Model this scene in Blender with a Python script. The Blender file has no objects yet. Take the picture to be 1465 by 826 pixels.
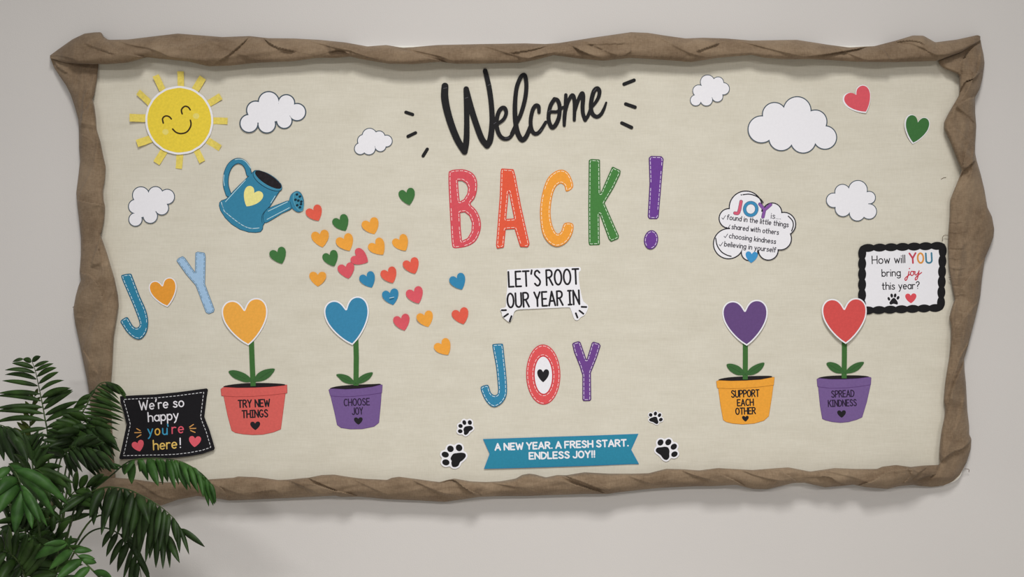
import bpy, bmesh, math, random
import numpy as np
from mathutils import Vector, Matrix
from mathutils.geometry import tessellate_polygon

# ------------------------------------------------------------------ camera, world, lights, exposure
S = 0.00188            # metres per photograph pixel on the face of the board
D = 2.70               # camera to board face
ZC = 1.45              # camera height
FACE = 0.024           # board face, metres in front of the wall (wall surface is y = 0)
scene = bpy.context.scene
cam_data = bpy.data.cameras.new('camera')
cam = bpy.data.objects.new('camera', cam_data)
scene.collection.objects.link(cam)
cam.location = (0, -(FACE + D), ZC)
cam.rotation_euler = (math.radians(90), 0, 0)
cam_data.sensor_width = 36.0
cam_data.lens = 36.0 * D / (1465 * S)
cam_data.clip_start = 0.02
scene.camera = cam

scene.view_settings.view_transform = 'Standard'
scene.view_settings.look = 'None'
scene.view_settings.gamma = 1.0
scene.view_settings.exposure = 0.0
scene.view_settings.use_curve_mapping = False

world = bpy.data.worlds.new('room_ambience')
world.use_nodes = True
world.node_tree.nodes['Background'].inputs[0].default_value = (0.97, 0.98, 1.0, 1)
world.node_tree.nodes['Background'].inputs[1].default_value = 0.20
scene.world = world

def key_or_fill_lamp(x, y, z, sx, sy, power, aim=None, spread=180):
    ld = bpy.data.lights.new('key_or_fill_light', 'AREA')
    ld.shape = 'RECTANGLE'; ld.size = sx; ld.size_y = sy; ld.energy = power
    ld.spread = math.radians(spread)
    ld.color = (1.0, 0.985, 0.96)
    o = bpy.data.objects.new('key_or_fill_light', ld)
    scene.collection.objects.link(o)
    o.location = (x, y, z)
    if aim: o.rotation_euler = (Vector(aim) - Vector((x, y, z))).to_track_quat('-Z', 'Y').to_euler()
key_or_fill_lamp(0.15, -2.9, 4.1, 0.8, 0.75, 33.0, (0.12, 0.0, -0.35), 100)      # the lamp over the board
for lx in (-1.9, 1.7):
    key_or_fill_lamp(lx, -6.2, 3.3, 1.2, 0.9, 168.0)  # unseen fill lights behind the camera, added to brighten the lower wall

# ------------------------------------------------------------------ helpers
COL = scene.collection
def P(px, py, d=FACE):
    """the place d metres in front of the wall that lies at photograph position px, py"""
    k = (D + FACE - d) / D
    return Vector(((px - 732.5) * S * k, -d, ZC - (py - 413.0) * S * k))

def lin(hexs):
    hexs = hexs.lstrip('#')
    out = []
    for i in (0, 2, 4):
        c = int(hexs[i:i + 2], 16) / 255
        out.append(c / 12.92 if c <= 0.04045 else ((c + 0.055) / 1.055) ** 2.4)
    return tuple(out) + (1.0,)

MATS = {}
def paper(hexs, var=0.05, rough=0.8, scale=160.0, spec=0.25):
    key = (hexs, var, rough)
    if key in MATS: return MATS[key]
    m = bpy.data.materials.new('paper_' + hexs.strip('#')); m.use_nodes = True
    nt = m.node_tree; b = nt.nodes['Principled BSDF']
    b.inputs['Roughness'].default_value = rough
    b.inputs['Specular IOR Level'].default_value = spec
    c = lin(hexs)
    tc = nt.nodes.new('ShaderNodeTexCoord'); n = nt.nodes.new('ShaderNodeTexNoise')
    n.inputs['Scale'].default_value = scale; n.inputs['Detail'].default_value = 4
    nt.links.new(tc.outputs['Object'], n.inputs['Vector'])
    r = nt.nodes.new('ShaderNodeValToRGB')
    r.color_ramp.elements[0].position = 0.3; r.color_ramp.elements[1].position = 0.7
    r.color_ramp.elements[0].color = tuple(x * (1 - var) for x in c[:3]) + (1,)
    r.color_ramp.elements[1].color = tuple(min(1, x * (1 + var)) for x in c[:3]) + (1,)
    nt.links.new(n.outputs['Fac'], r.inputs['Fac']); nt.links.new(r.outputs['Color'], b.inputs['Base Color'])
    MATS[key] = m
    return m

def node_mat(name):
    m = bpy.data.materials.new(name); m.use_nodes = True
    return m, m.node_tree, m.node_tree.nodes['Principled BSDF']

def wall_material():
    m, nt, b = node_mat('painted_wall')
    tc = nt.nodes.new('ShaderNodeTexCoord')
    n = nt.nodes.new('ShaderNodeTexNoise'); n.inputs['Scale'].default_value = 260; n.inputs['Detail'].default_value = 3
    n2 = nt.nodes.new('ShaderNodeTexNoise'); n2.inputs['Scale'].default_value = 2.2
    for k in (n, n2): nt.links.new(tc.outputs['Object'], k.inputs['Vector'])
    r = nt.nodes.new('ShaderNodeValToRGB')
    r.color_ramp.elements[0].color = lin('#d0ccc9'); r.color_ramp.elements[1].color = lin('#d6d2cf')
    nt.links.new(n2.outputs['Fac'], r.inputs['Fac']); nt.links.new(r.outputs['Color'], b.inputs['Base Color'])
    bp = nt.nodes.new('ShaderNodeBump'); bp.inputs['Strength'].default_value = 0.12; bp.inputs['Distance'].default_value = 0.002
    nt.links.new(n.outputs['Fac'], bp.inputs['Height']); nt.links.new(bp.outputs['Normal'], b.inputs['Normal'])
    b.inputs['Roughness'].default_value = 0.7; b.inputs['Specular IOR Level'].default_value = 0.2
    return m

def linen_material():
    m, nt, b = node_mat('linen_weave')
    L = nt.links
    tc = nt.nodes.new('ShaderNodeTexCoord')
    def noise(sx, sy, sz, detail):
        mp = nt.nodes.new('ShaderNodeMapping'); mp.inputs['Scale'].default_value = (sx, sy, sz)
        n = nt.nodes.new('ShaderNodeTexNoise'); n.inputs['Scale'].default_value = 1.0; n.inputs['Detail'].default_value = detail
        L.new(tc.outputs['Object'], mp.inputs['Vector']); L.new(mp.outputs['Vector'], n.inputs['Vector'])
        return n.outputs['Fac']
    weft = noise(38, 38, 420, 4); warp = noise(300, 40, 46, 4); blot = noise(9, 9, 20, 4); slub = noise(12, 12, 190, 1)
    def math_(op, a, c):
        k = nt.nodes.new('ShaderNodeMath'); k.operation = op
        for i, v in enumerate((a, c)):
            if isinstance(v, (int, float)): k.inputs[i].default_value = v
            else: L.new(v, k.inputs[i])
        return k.outputs[0]
    w1 = math_('MULTIPLY', weft, 0.28); w2 = math_('MULTIPLY', warp, 0.26); w3 = math_('MULTIPLY', blot, 0.30); w4 = math_('MULTIPLY', slub, 0.16)
    fac = math_('ADD', math_('ADD', w1, w2), math_('ADD', w3, w4))
    r = nt.nodes.new('ShaderNodeValToRGB'); e = r.color_ramp.elements
    e[0].position = 0.32; e[1].position = 0.68
    e[0].color = lin('#cec8b8'); e[1].color = lin('#e0dbcd')
    L.new(fac, r.inputs['Fac']); L.new(r.outputs['Color'], b.inputs['Base Color'])
    bp = nt.nodes.new('ShaderNodeBump'); bp.inputs['Strength'].default_value = 0.25; bp.inputs['Distance'].default_value = 0.0012
    L.new(fac, bp.inputs['Height']); L.new(bp.outputs['Normal'], b.inputs['Normal'])
    b.inputs['Roughness'].default_value = 0.95; b.inputs['Specular IOR Level'].default_value = 0.1
    return m

def burlap_material():
    m, nt, b = node_mat('brown_burlap')
    L = nt.links
    tc = nt.nodes.new('ShaderNodeTexCoord')
    def noise(sc, detail):
        mp = nt.nodes.new('ShaderNodeMapping'); mp.inputs['Scale'].default_value = sc
        n = nt.nodes.new('ShaderNodeTexNoise'); n.inputs['Scale'].default_value = 1.0; n.inputs['Detail'].default_value = detail
        L.new(tc.outputs['Object'], mp.inputs['Vector']); L.new(mp.outputs['Vector'], n.inputs['Vector'])
        return n
    a = noise((420, 60, 90), 2); c = noise((90, 60, 420), 2); d = noise((11, 11, 15), 5)
    mx = nt.nodes.new('ShaderNodeMath'); mx.operation = 'ADD'
    L.new(a.outputs['Fac'], mx.inputs[0]); L.new(c.outputs['Fac'], mx.inputs[1])
    m2 = nt.nodes.new('ShaderNodeMath'); m2.operation = 'MULTIPLY_ADD'; m2.inputs[1].default_value = 0.22
    L.new(mx.outputs[0], m2.inputs[0])
    m3 = nt.nodes.new('ShaderNodeMath'); m3.operation = 'MULTIPLY'; m3.inputs[1].default_value = 0.56
    L.new(d.outputs['Fac'], m3.inputs[0]); L.new(m3.outputs[0], m2.inputs[2])
    r = nt.nodes.new('ShaderNodeValToRGB'); e = r.color_ramp.elements
    e[0].position = 0.34; e[1].position = 0.66
    e[0].color = lin('#705d4a'); e[1].color = lin('#97836c')
    L.new(m2.outputs[0], r.inputs['Fac']); L.new(r.outputs['Color'], b.inputs['Base Color'])
    bp = nt.nodes.new('ShaderNodeBump'); bp.inputs['Strength'].default_value = 0.3; bp.inputs['Distance'].default_value = 0.0015
    L.new(mx.outputs[0], bp.inputs['Height']); L.new(bp.outputs['Normal'], b.inputs['Normal'])
    b.inputs['Roughness'].default_value = 0.95; b.inputs['Specular IOR Level'].default_value = 0.12
    b.inputs['Sheen Weight'].default_value = 0.12
    return m

def leaf_material(name, dark, light, trans=0.18):
    m, nt, b = node_mat(name)
    L = nt.links
    tc = nt.nodes.new('ShaderNodeTexCoord')
    n = nt.nodes.new('ShaderNodeTexNoise'); n.inputs['Scale'].default_value = 26; n.inputs['Detail'].default_value = 3
    L.new(tc.outputs['Object'], n.inputs['Vector'])
    r = nt.nodes.new('ShaderNodeValToRGB'); e = r.color_ramp.elements
    e[0].position = 0.35; e[1].position = 0.68; e[0].color = lin(dark); e[1].color = lin(light)
    L.new(n.outputs['Fac'], r.inputs['Fac']); L.new(r.outputs['Color'], b.inputs['Base Color'])
    b.inputs['Roughness'].default_value = 0.5; b.inputs['Specular IOR Level'].default_value = 0.28
    t = nt.nodes.new('ShaderNodeBsdfTranslucent'); L.new(r.outputs['Color'], t.inputs['Color'])
    mix = nt.nodes.new('ShaderNodeMixShader'); mix.inputs[0].default_value = trans
    out = nt.nodes['Material Output']
    L.new(b.outputs[0], mix.inputs[1]); L.new(t.outputs[0], mix.inputs[2]); L.new(mix.outputs[0], out.inputs['Surface'])
    return m

def mesh_obj(name, bm, mat, parent=None, smooth=False):
    me = bpy.data.meshes.new(name)
    bm.to_mesh(me); bm.free()
    me.materials.append(mat)
    if smooth:
        for p in me.polygons: p.use_smooth = True
    o = bpy.data.objects.new(name, me)
    COL.objects.link(o)
    if parent is not None: o.parent = parent
    return o

def tag(o, label, cat, group=None, kind=None):
    if label: o['label'] = label
    if cat: o['category'] = cat
    if group: o['group'] = group
    if kind: o['kind'] = kind
    return o

def empty(name, loc):
    o = bpy.data.objects.new(name, None); COL.objects.link(o)
    o.empty_display_size = 0.05; o.location = loc
    return o

def box(name, lo, hi, mat, parent=None):
    bm = bmesh.new()
    bmesh.ops.create_cube(bm, size=1)
    for v in bm.verts:
        v.co = Vector([lo[i] + (v.co[i] + 0.5) * (hi[i] - lo[i]) for i in range(3)])
    bmesh.ops.bevel(bm, geom=bm.edges[:], offset=min(hi[i] - lo[i] for i in range(3)) * 0.08, segments=2, affect='EDGES')
    return mesh_obj(name, bm, mat, parent)

# ---- distance fields and their outlines (pixels of the photograph, x right, y down)
def cat(pts, closed=True, n=6):
    p = np.array(pts, float); N = len(p); out = []
    for i in range(N if closed else N - 1):
        if closed: a, b, c, d = p[(i - 1) % N], p[i], p[(i + 1) % N], p[(i + 2) % N]
        else: a, b, c, d = p[max(i - 1, 0)], p[i], p[i + 1], p[min(i + 2, N - 1)]
        for k in range(n):
            t = k / n
            out.append(0.5 * ((2 * b) + (c - a) * t + (2 * a - 5 * b + 4 * c - d) * t * t + (3 * b - a - 3 * c + d) * t ** 3))
    if not closed: out.append(p[-1])
    return [tuple(q) for q in out]

def mapz(pts, sc, ox, oy):
    return [(ox + x / sc, oy + y / sc) for x, y in pts]

def sd_loops(loops):
    def f(X, Y):
        d = np.full(X.shape, 1e9); ins = np.zeros(X.shape, bool)
        for lp in loops:
            n = len(lp)
            for i in range(n):
                (x1, y1), (x2, y2) = lp[i], lp[(i + 1) % n]
                ex, ey = x2 - x1, y2 - y1
                wx, wy = X - x1, Y - y1
                t = np.clip((wx * ex + wy * ey) / max(ex * ex + ey * ey, 1e-12), 0, 1)
                d = np.minimum(d, (wx - ex * t) ** 2 + (wy - ey * t) ** 2)
                c = (y1 > Y) != (y2 > Y)
                if y1 != y2: ins ^= c & (X < (x2 - x1) * (Y - y1) / (y2 - y1) + x1)
        d = np.sqrt(d)
        return np.where(ins, -d, d)
    a = np.array([q for lp in loops for q in lp])
    f.bb = (a[:, 0].min(), a[:, 1].min(), a[:, 0].max(), a[:, 1].max())
    return f

def sd_strokes(strokes):
    """strokes: list of (points, half widths) ; widths one number or one per point"""
    def f(X, Y):
        d = np.full(X.shape, 1e9)
        for pts, w in strokes:
            ws = [w] * len(pts) if isinstance(w, (int, float)) else w
            if len(pts) == 1:
                d = np.minimum(d, np.hypot(X - pts[0][0], Y - pts[0][1]) - ws[0]); continue
            for i in range(len(pts) - 1):
                (x1, y1), (x2, y2) = pts[i], pts[i + 1]
                ex, ey = x2 - x1, y2 - y1
                wx, wy = X - x1, Y - y1
                t = np.clip((wx * ex + wy * ey) / max(ex * ex + ey * ey, 1e-12), 0, 1)
                d = np.minimum(d, np.hypot(wx - ex * t, wy - ey * t) - (ws[i] + (ws[i + 1] - ws[i]) * t))
        return d
    a = np.array([q for pts, w in strokes for q in pts])
    mw = max([w if isinstance(w, (int, float)) else max(w) for pts, w in strokes])
    f.bb = (a[:, 0].min() - mw, a[:, 1].min() - mw, a[:, 0].max() + mw, a[:, 1].max() + mw)
    return f

def union(*fs):
    def f(X, Y):
        d = fs[0](X, Y)
        for g in fs[1:]: d = np.minimum(d, g(X, Y))
        return d
    bs = np.array([g.bb for g in fs])
    f.bb = (bs[:, 0].min(), bs[:, 1].min(), bs[:, 2].max(), bs[:, 3].max())
    return f

def simplify(lp, tol):
    n = len(lp)
    if n < 8: return lp
    pts = np.array(lp)
    def dp(i, j):
        if j - i < 2: return [i]
        a, b = pts[i], pts[j]; e = b - a; L = math.hypot(*e)
        seg = pts[i + 1:j]
        dd = np.abs((seg[:, 0] - a[0]) * e[1] - (seg[:, 1] - a[1]) * e[0]) / L if L > 1e-9 else np.hypot(*(seg - a).T)
        k = int(dd.argmax())
        if dd[k] < tol: return [i]
        k += i + 1
        return dp(i, k) + dp(k, j)
    h = n // 2
    idx = dp(0, h) + dp(h, n - 1) + [n - 1]
    return [tuple(pts[i]) for i in idx]

def outline(f, level=0.0, res=0.4, tol=0.05):
    x0, y0, x1, y1 = f.bb
    pad = max(level, 0) + 2 * res + 0.137
    xs = np.arange(x0 - pad, x1 + pad + res, res); ys = np.arange(y0 - pad, y1 + pad + res, res)
    X, Y = np.meshgrid(xs, ys)
    G = f(X, Y) - level
    G[np.abs(G) < 1e-7] = 1e-7
    I = G < 0
    case = I[:-1, :-1] * 1 + I[:-1, 1:] * 2 + I[1:, 1:] * 4 + I[1:, :-1] * 8
    TAB = {1: [(3, 0)], 2: [(0, 1)], 3: [(3, 1)], 4: [(1, 2)], 5: [(3, 0), (1, 2)], 6: [(0, 2)], 7: [(3, 2)], 8: [(2, 3)], 9: [(2, 0)],
           10: [(0, 1), (2, 3)], 11: [(2, 1)], 12: [(1, 3)], 13: [(1, 0)], 14: [(0, 3)]}
    nxt = {}; pos = {}
    def key(j, i, e):
        return (j, i, 0) if e == 0 else (j, i + 1, 1) if e == 1 else (j + 1, i, 0) if e == 2 else (j, i, 1)
    def pt(k):
        if k not in pos:
            j, i, v = k
            a = G[j, i]; b = G[j + 1, i] if v else G[j, i + 1]
            t = a / (a - b)
            pos[k] = (xs[i], ys[j] + t * res) if v else (xs[i] + t * res, ys[j])
        return pos[k]
    for j, i in zip(*np.nonzero((case > 0) & (case < 15))):
        for a, b in TAB[int(case[j, i])]:
            nxt.setdefault(key(j, i, a), []).append(key(j, i, b))
    loops = []
    while nxt:
        k0 = next(iter(nxt)); lp = []; k = k0
        while k in nxt:
            lp.append(pt(k)); l = nxt[k]; k2 = l.pop()
            if not l: del nxt[k]
            k = k2
            if k == k0: break
        if len(lp) >= 6: loops.append(simplify(lp, tol))
    return loops

def rounded(pts, r, res=0.4):
    f = sd_loops([pts] if not isinstance(pts[0], list) else pts)
    return sd_loops(outline(sd_loops(outline(f, -r, res)), r, res))

HEART = cat([(0, -.275), (.07, -.395), (.16, -.475), (.275, -.5), (.39, -.465), (.475, -.365), (.5, -.225), (.47, -.06), (.385, .11), (.265, .27), (.13, .405), (0, .5)], False, 4)
def heart_pts(cx, cy, w, h, rot, n=44):
    """a full-sided paper heart: rounded lobes, sharp notch and tip; rot swings the tip to the right"""
    a = math.radians(rot); out = []
    for x, y in HEART + [(-x, y) for x, y in HEART[-2:0:-1]]:
        x *= w; y *= h
        out.append((cx + x * math.cos(a) + y * math.sin(a), cy - x * math.sin(a) + y * math.cos(a)))
    return out

def ell(cx, cy, a, b, rot=0, n=40):
    r = math.radians(rot)
    return [(cx + a * math.cos(t) * math.cos(r) - b * math.sin(t) * math.sin(r), cy + a * math.cos(t) * math.sin(r) + b * math.sin(t) * math.cos(r))
            for t in [2 * math.pi * i / n for i in range(n)]]

# ---- sheets: outlines cut from paper of a given thickness, heights above the board face
class Sheet:
    """a thing made of flat paper: a local frame at its middle, and one bend shared by all its layers"""
    def __init__(self, cx, cy, lift=0.0004, tilt=(0, 0), bend=None):
        self.cx, self.cy, self.bend = cx, cy, bend
        self.tilt, self.lift, self.root = tilt, lift, None
    def add(self, name, loops, h0, h1, mat, parent=None, label=None):
        bm = bmesh.new()
        loops = [l for l in loops if len(l) > 2]
        def area(l): return sum(l[i - 1][0] * l[i][1] - l[i][0] * l[i - 1][1] for i in range(len(l))) / 2
        def inside(p, l):
            c = False
            for i in range(len(l)):
                (x1, y1), (x2, y2) = l[i - 1], l[i]
                if (y1 > p[1]) != (y2 > p[1]) and p[0] < (x2 - x1) * (p[1] - y1) / (y2 - y1) + x1: c = not c
            return c
        bbs = [(min(p[0] for p in l), min(p[1] for p in l), max(p[0] for p in l), max(p[1] for p in l)) for l in loops]
        depth, par = [], []
        for i, l in enumerate(loops):
            cont = [j for j in range(len(loops)) if j != i and bbs[j][0] <= l[0][0] <= bbs[j][2] and bbs[j][1] <= l[0][1] <= bbs[j][3] and inside(l[0], loops[j])]
            depth.append(len(cont)); par.append(min(cont, key=lambda j: abs(area(loops[j]))) if cont else -1)
        groups = [[loops[i]] + [loops[j] for j in range(len(loops)) if depth[j] == depth[i] + 1 and par[j] == i] for i in range(len(loops)) if depth[i] % 2 == 0]
        vl, flat, tris = [], [], []
        for g in groups:
            gl = [[Vector(((x - self.cx) * 10, -(y - self.cy) * 10, 0)) for x, y in lp] for lp in g]
            want = abs(area(g[0])) - sum(abs(area(q)) for q in g[1:])
            best = None
            for a_ in (0.0, 0.37, 1.1, 2.0, 2.9):       # the fill depends on the direction it sweeps: keep the one whose area is right
                R = Matrix.Rotation(a_, 3, 'Z')
                tt = tessellate_polygon([[R @ v for v in l] for l in gl])
                fl = [v for l in gl for v in l]
                got = sum(abs((fl[t[1]] - fl[t[0]]).cross(fl[t[2]] - fl[t[0]]).z) / 2 for t in tt) / 100
                err = abs(got - want) / max(want, 1e-9)
                if best is None or err < best[0]: best = (err, tt)
                if err < 0.002: break
            base = len(flat)
            tris += [tuple(i + base for i in t) for t in best[1]]
            flat += [Vector((v.x / 10 * S, v.y / 10 * S, 0)) for l in gl for v in l]; vl += gl
        h0 /= 1000.0; h1 /= 1000.0
        f_ = [bm.verts.new((v.x, -h1, v.y)) for v in flat]
        b_ = [bm.verts.new((v.x, -h0, v.y)) for v in flat]
        for t in tris:
            for vs in ([f_[i] for i in t], [b_[i] for i in reversed(t)]):
                try: bm.faces.new(vs)
                except ValueError: pass
        k = 0
        for lp in vl:
            n = len(lp)
            for i in range(n):
                a, b = k + i, k + (i + 1) % n
                try: bm.faces.new((f_[a], f_[b], b_[b], b_[a]))
                except ValueError: pass
            k += n
        bmesh.ops.recalc_face_normals(bm, faces=bm.faces[:])
        if self.bend:
            ang, amp, half, p0 = self.bend      # direction, rise in mm at half px from p0
            a = math.radians(ang); dx, dz = math.cos(a), math.sin(a)
            ts = [v.co.x * dx + v.co.z * dz for v in bm.verts]
            lo, hi = min(ts), max(ts); st = max((hi - lo) / 14, 0.0015)
            t = lo + st
            while t < hi - st * 0.3:
                g = bm.verts[:] + bm.edges[:] + bm.faces[:]
                bmesh.ops.bisect_plane(bm, geom=g, plane_co=(dx * t, 0, dz * t), plane_no=(dx, 0, dz))
                t += st
            for v in bm.verts:
                q = (v.co.x * dx + v.co.z * dz) / S - p0
                v.co.y -= amp / 1000.0 * (q / half) ** 2
        o = mesh_obj(name, bm, mat, parent if parent is not None else self.root)
        if self.root is None:
            self.root = o
            o.location = P(self.cx, self.cy) + Vector((0, -self.lift, 0))
            o.rotation_euler = (math.radians(self.tilt[0]), 0, math.radians(self.tilt[1]))
        if label: o['label'] = label
        return o

def capsule_loops(a, b, w):
    return outline(sd_strokes([([a, b], w / 2)]), 0, 0.25)

def dashes(loops, dash, gap, w, skip=0.0, seed=1):
    """stitches along outlines: each one a short flat bar"""
    rnd = random.Random(seed); out = []
    for lp in loops:
        p = np.array(lp + [lp[0]]); seg = np.hypot(*np.diff(p, axis=0).T); cum = np.concatenate([[0], np.cumsum(seg)])
        Lt = cum[-1]; n = max(3, round(Lt / (dash + gap))); st = Lt / n; dl = st * dash / (dash + gap)
        for i in range(n):
            if rnd.random() < skip: continue
            s0 = i * st; k = 4
            q = [(float(np.interp((s0 + dl * j / k) % Lt, cum, p[:, 0])), float(np.interp((s0 + dl * j / k) % Lt, cum, p[:, 1]))) for j in range(k + 1)]
            l, r = [], []
            for j in range(k + 1):
                a, b = q[max(j - 1, 0)], q[min(j + 1, k)]
                tx, ty = b[0] - a[0], b[1] - a[1]; m = math.hypot(tx, ty) or 1
                l.append((q[j][0] - ty / m * w / 2, q[j][1] + tx / m * w / 2)); r.append((q[j][0] + ty / m * w / 2, q[j][1] - tx / m * w / 2))
            out.append(l + r[::-1])
    return out

# ---- hand lettering: strokes in a unit cell, x right, y up, capitals 1 high
def arc(cx, cy, rx, ry, a0, a1, n=12):
    return [(cx + rx * math.cos(math.radians(a0 + (a1 - a0) * i / n)), cy + ry * math.sin(math.radians(a0 + (a1 - a0) * i / n))) for i in range(n + 1)]
def sm(*p): return cat(p, False, 5)
X = 0.62   # x height
GL = {
 'A': (.6, [[(0, 0), (.3, 1), (.6, 0)], [(.11, .33), (.49, .33)]]),
 'C': (.52, [arc(.3, .5, .3, .5, 55, 305, 18)]),
 'D': (.55, [[(0, 0), (0, 1)], sm((0, 1), (.3, .95), (.53, .72), (.55, .45), (.42, .12), (.22, 0), (0, 0))]),
 'E': (.45, [[(.45, 1), (0, 1), (0, 0), (.45, 0)], [(0, .5), (.38, .5)]]),
 'F': (.45, [[(.45, 1), (0, 1), (0, 0)], [(0, .5), (.38, .5)]]),
 'G': (.58, [arc(.3, .5, .3, .5, 50, 330, 18) + [(.56, .42), (.34, .42)]]),
 'H': (.55, [[(0, 0), (0, 1)], [(.55, 0), (.55, 1)], [(0, .5), (.55, .5)]]),
 'I': (.3, [[(.15, 0), (.15, 1)], [(0, 1), (.3, 1)], [(0, 0), (.3, 0)]]),
 'J': (.42, [[(.42, 1), (.42, .28)] + arc(.21, .24, .21, .24, 0, -160, 10)]),
 'K': (.52, [[(0, 0), (0, 1)], [(.5, 1), (.02, .45)], [(.16, .6), (.52, 0)]]),
 'L': (.42, [[(0, 1), (0, 0), (.42, 0)]]),
 'N': (.55, [[(0, 0), (0, 1), (.55, 0), (.55, 1)]]),
 'O': (.6, [arc(.3, .5, .3, .5, 90, 450, 26)]),
 'P': (.48, [[(0, 0), (0, 1)], sm((0, 1), (.3, 1), (.48, .86), (.47, .62), (.28, .47), (0, .46))]),
 'R': (.52, [[(0, 0), (0, 1)], sm((0, 1), (.3, 1), (.47, .87), (.46, .65), (.28, .52), (0, .5)), [(.22, .5), (.52, 0)]]),
 'S': (.5, [sm((.47, .86), (.3, 1), (.1, .94), (.05, .74), (.2, .58), (.36, .46), (.49, .26), (.4, .05), (.2, 0), (.02, .14))]),
 'T': (.52, [[(0, 1), (.52, 1)], [(.26, 1), (.26, 0)]]),
 'U': (.54, [[(0, 1), (0, .28)] + arc(.27, .27, .27, .27, 180, 360, 10) + [(.54, 1)]]),
 'V': (.55, [[(0, 1), (.28, 0), (.55, 1)]]),
 'W': (.8, [[(0, 1), (.2, 0), (.4, .8), (.6, 0), (.8, 1)]]),
 'Y': (.54, [[(0, 1), (.27, .48)], [(.54, 1), (.27, .48), (.27, 0)]]),
 'a': (.44, [arc(.22, X / 2, .22, X / 2, 30, 330, 16), [(.44, X), (.44, 0)]]),
 'b': (.44, [[(0, 1), (0, 0)], arc(.22, X / 2, .22, X / 2, 150, -150, 16)]),
 'c': (.4, [arc(.22, X / 2, .22, X / 2, 50, 310, 14)]),
 'd': (.44, [arc(.22, X / 2, .22, X / 2, 30, 330, 16), [(.44, 1), (.44, 0)]]),
 'e': (.44, [[(.01, X * .5), (.43, X * .52)] + arc(.22, X / 2, .215, X / 2, 5, 310, 16)]),
 'f': (.34, [sm((.34, .93), (.22, 1), (.12, .88), (.12, .6), (.12, 0)), [(0, X), (.3, X)]]),
 'g': (.44, [arc(.22, X / 2, .22, X / 2, 30, 330, 16), [(.44, X), (.44, -.12)] + arc(.23, -.12, .21, .2, 0, -150, 8)]),
 'h': (.42, [[(0, 1), (0, 0)], [(0, .38)] + arc(.21, .4, .21, .22, 170, 0, 8) + [(.42, 0)]]),
 'i': (.02, [[(.0, X), (.0, 0)], [(0, .88), (0, .9)]]),
 'j': (.2, [[(.2, X), (.2, -.12)] + arc(.0, -.12, .2, .2, 0, -100, 6), [(.2, .88), (.2, .9)]]),
 'k': (.38, [[(0, 1), (0, 0)], [(.36, X), (.02, .26)], [(.12, .36), (.38, 0)]]),
 'l': (.02, [[(0, 1), (0, 0)]]),
 'm': (.66, [[(0, X), (0, 0)], [(0, .38)] + arc(.165, .42, .165, .2, 170, 0, 8) + [(.33, 0)], [(.33, .38)] + arc(.495, .42, .165, .2, 170, 0, 8) + [(.66, 0)]]),
 'n': (.4, [[(0, X), (0, 0)], [(0, .38)] + arc(.2, .4, .2, .22, 170, 0, 8) + [(.4, 0)]]),
 'o': (.46, [arc(.23, X / 2, .23, X / 2, 90, 450, 20)]),
 'p': (.44, [[(0, X), (0, -.35)], arc(.22, X / 2, .22, X / 2, 150, -150, 16)]),
 'r': (.3, [[(0, X), (0, 0)], [(0, .36)] + arc(.2, .38, .2, .24, 170, 60, 6)]),
 's': (.36, [sm((.34, X * .86), (.2, X), (.06, X * .9), (.08, X * .64), (.22, X * .5), (.35, X * .3), (.28, X * .05), (.14, 0), (.0, X * .14))]),
 't': (.32, [[(.13, .92), (.13, .12)] + arc(.24, .12, .11, .12, 180, 290, 5), [(0, X), (.3, X)]]),
 'u': (.42, [[(0, X), (0, .22)] + arc(.2, .21, .2, .21, 180, 340, 8) + [(.42, .3)], [(.42, X), (.42, 0)]]),
 'v': (.4, [[(0, X), (.2, 0), (.4, X)]]),
 'w': (.58, [[(0, X), (.15, 0), (.29, X * .85), (.43, 0), (.58, X)]]),
 'y': (.42, [[(0, X), (.22, .06)], [(.42, X), (.16, -.2), (.04, -.34)]]),
 "'": (.08, [[(.07, 1.04), (.01, .8)]]),
 '.': (.04, [[(.02, .02), (.03, .02)]]),
 '!': (.06, [[(.04, 1), (.03, .33)], [(.03, .03), (.035, .03)]]),
 '?': (.42, [sm((.02, .82), (.12, .98), (.28, 1), (.41, .84), (.36, .64), (.2, .48), (.19, .3)), [(.19, .03), (.195, .03)]]),
 '\u2713': (.45, [[(0, .3), (.16, .0), (.45, .85)]]),
}
def text_field(s, p0, p1, cap, w, gap=0.17, space=0.36, wide=1.0, glyphs=GL):
    """one line of lettering along p0 -> p1 (pixels), fitted to that width; returns a distance field"""
    x = 0.0; st = []
    for ch in s:
        if ch == ' ': x += space; continue
        adv, strokes = glyphs[ch]
        for q in strokes: st.append([(x + a * wide, b) for a, b in q])
        x += adv * wide + gap
    x -= gap
    L = math.hypot(p1[0] - p0[0], p1[1] - p0[1]); ux, uy = (p1[0] - p0[0]) / L, (p1[1] - p0[1]) / L
    k = (L - w) / x; c = cap - w
    def m(a, b):
        a = w / 2 + a * k; b = w / 2 + b * c
        return (p0[0] + ux * a + uy * b, p0[1] + uy * a - ux * b)
    return sd_strokes([([m(a, b) for a, b in q], w / 2) for q in st])

def letter_part(sheet, s, p0, p1, cap, w, mat, h0, parent=None, label=None, name='lettering', **k):
    return sheet.add(name, outline(text_field(s, p0, p1, cap, w, **k), 0, 0.22, 0.03), h0, h0 + 0.12, mat, parent, label)

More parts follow.
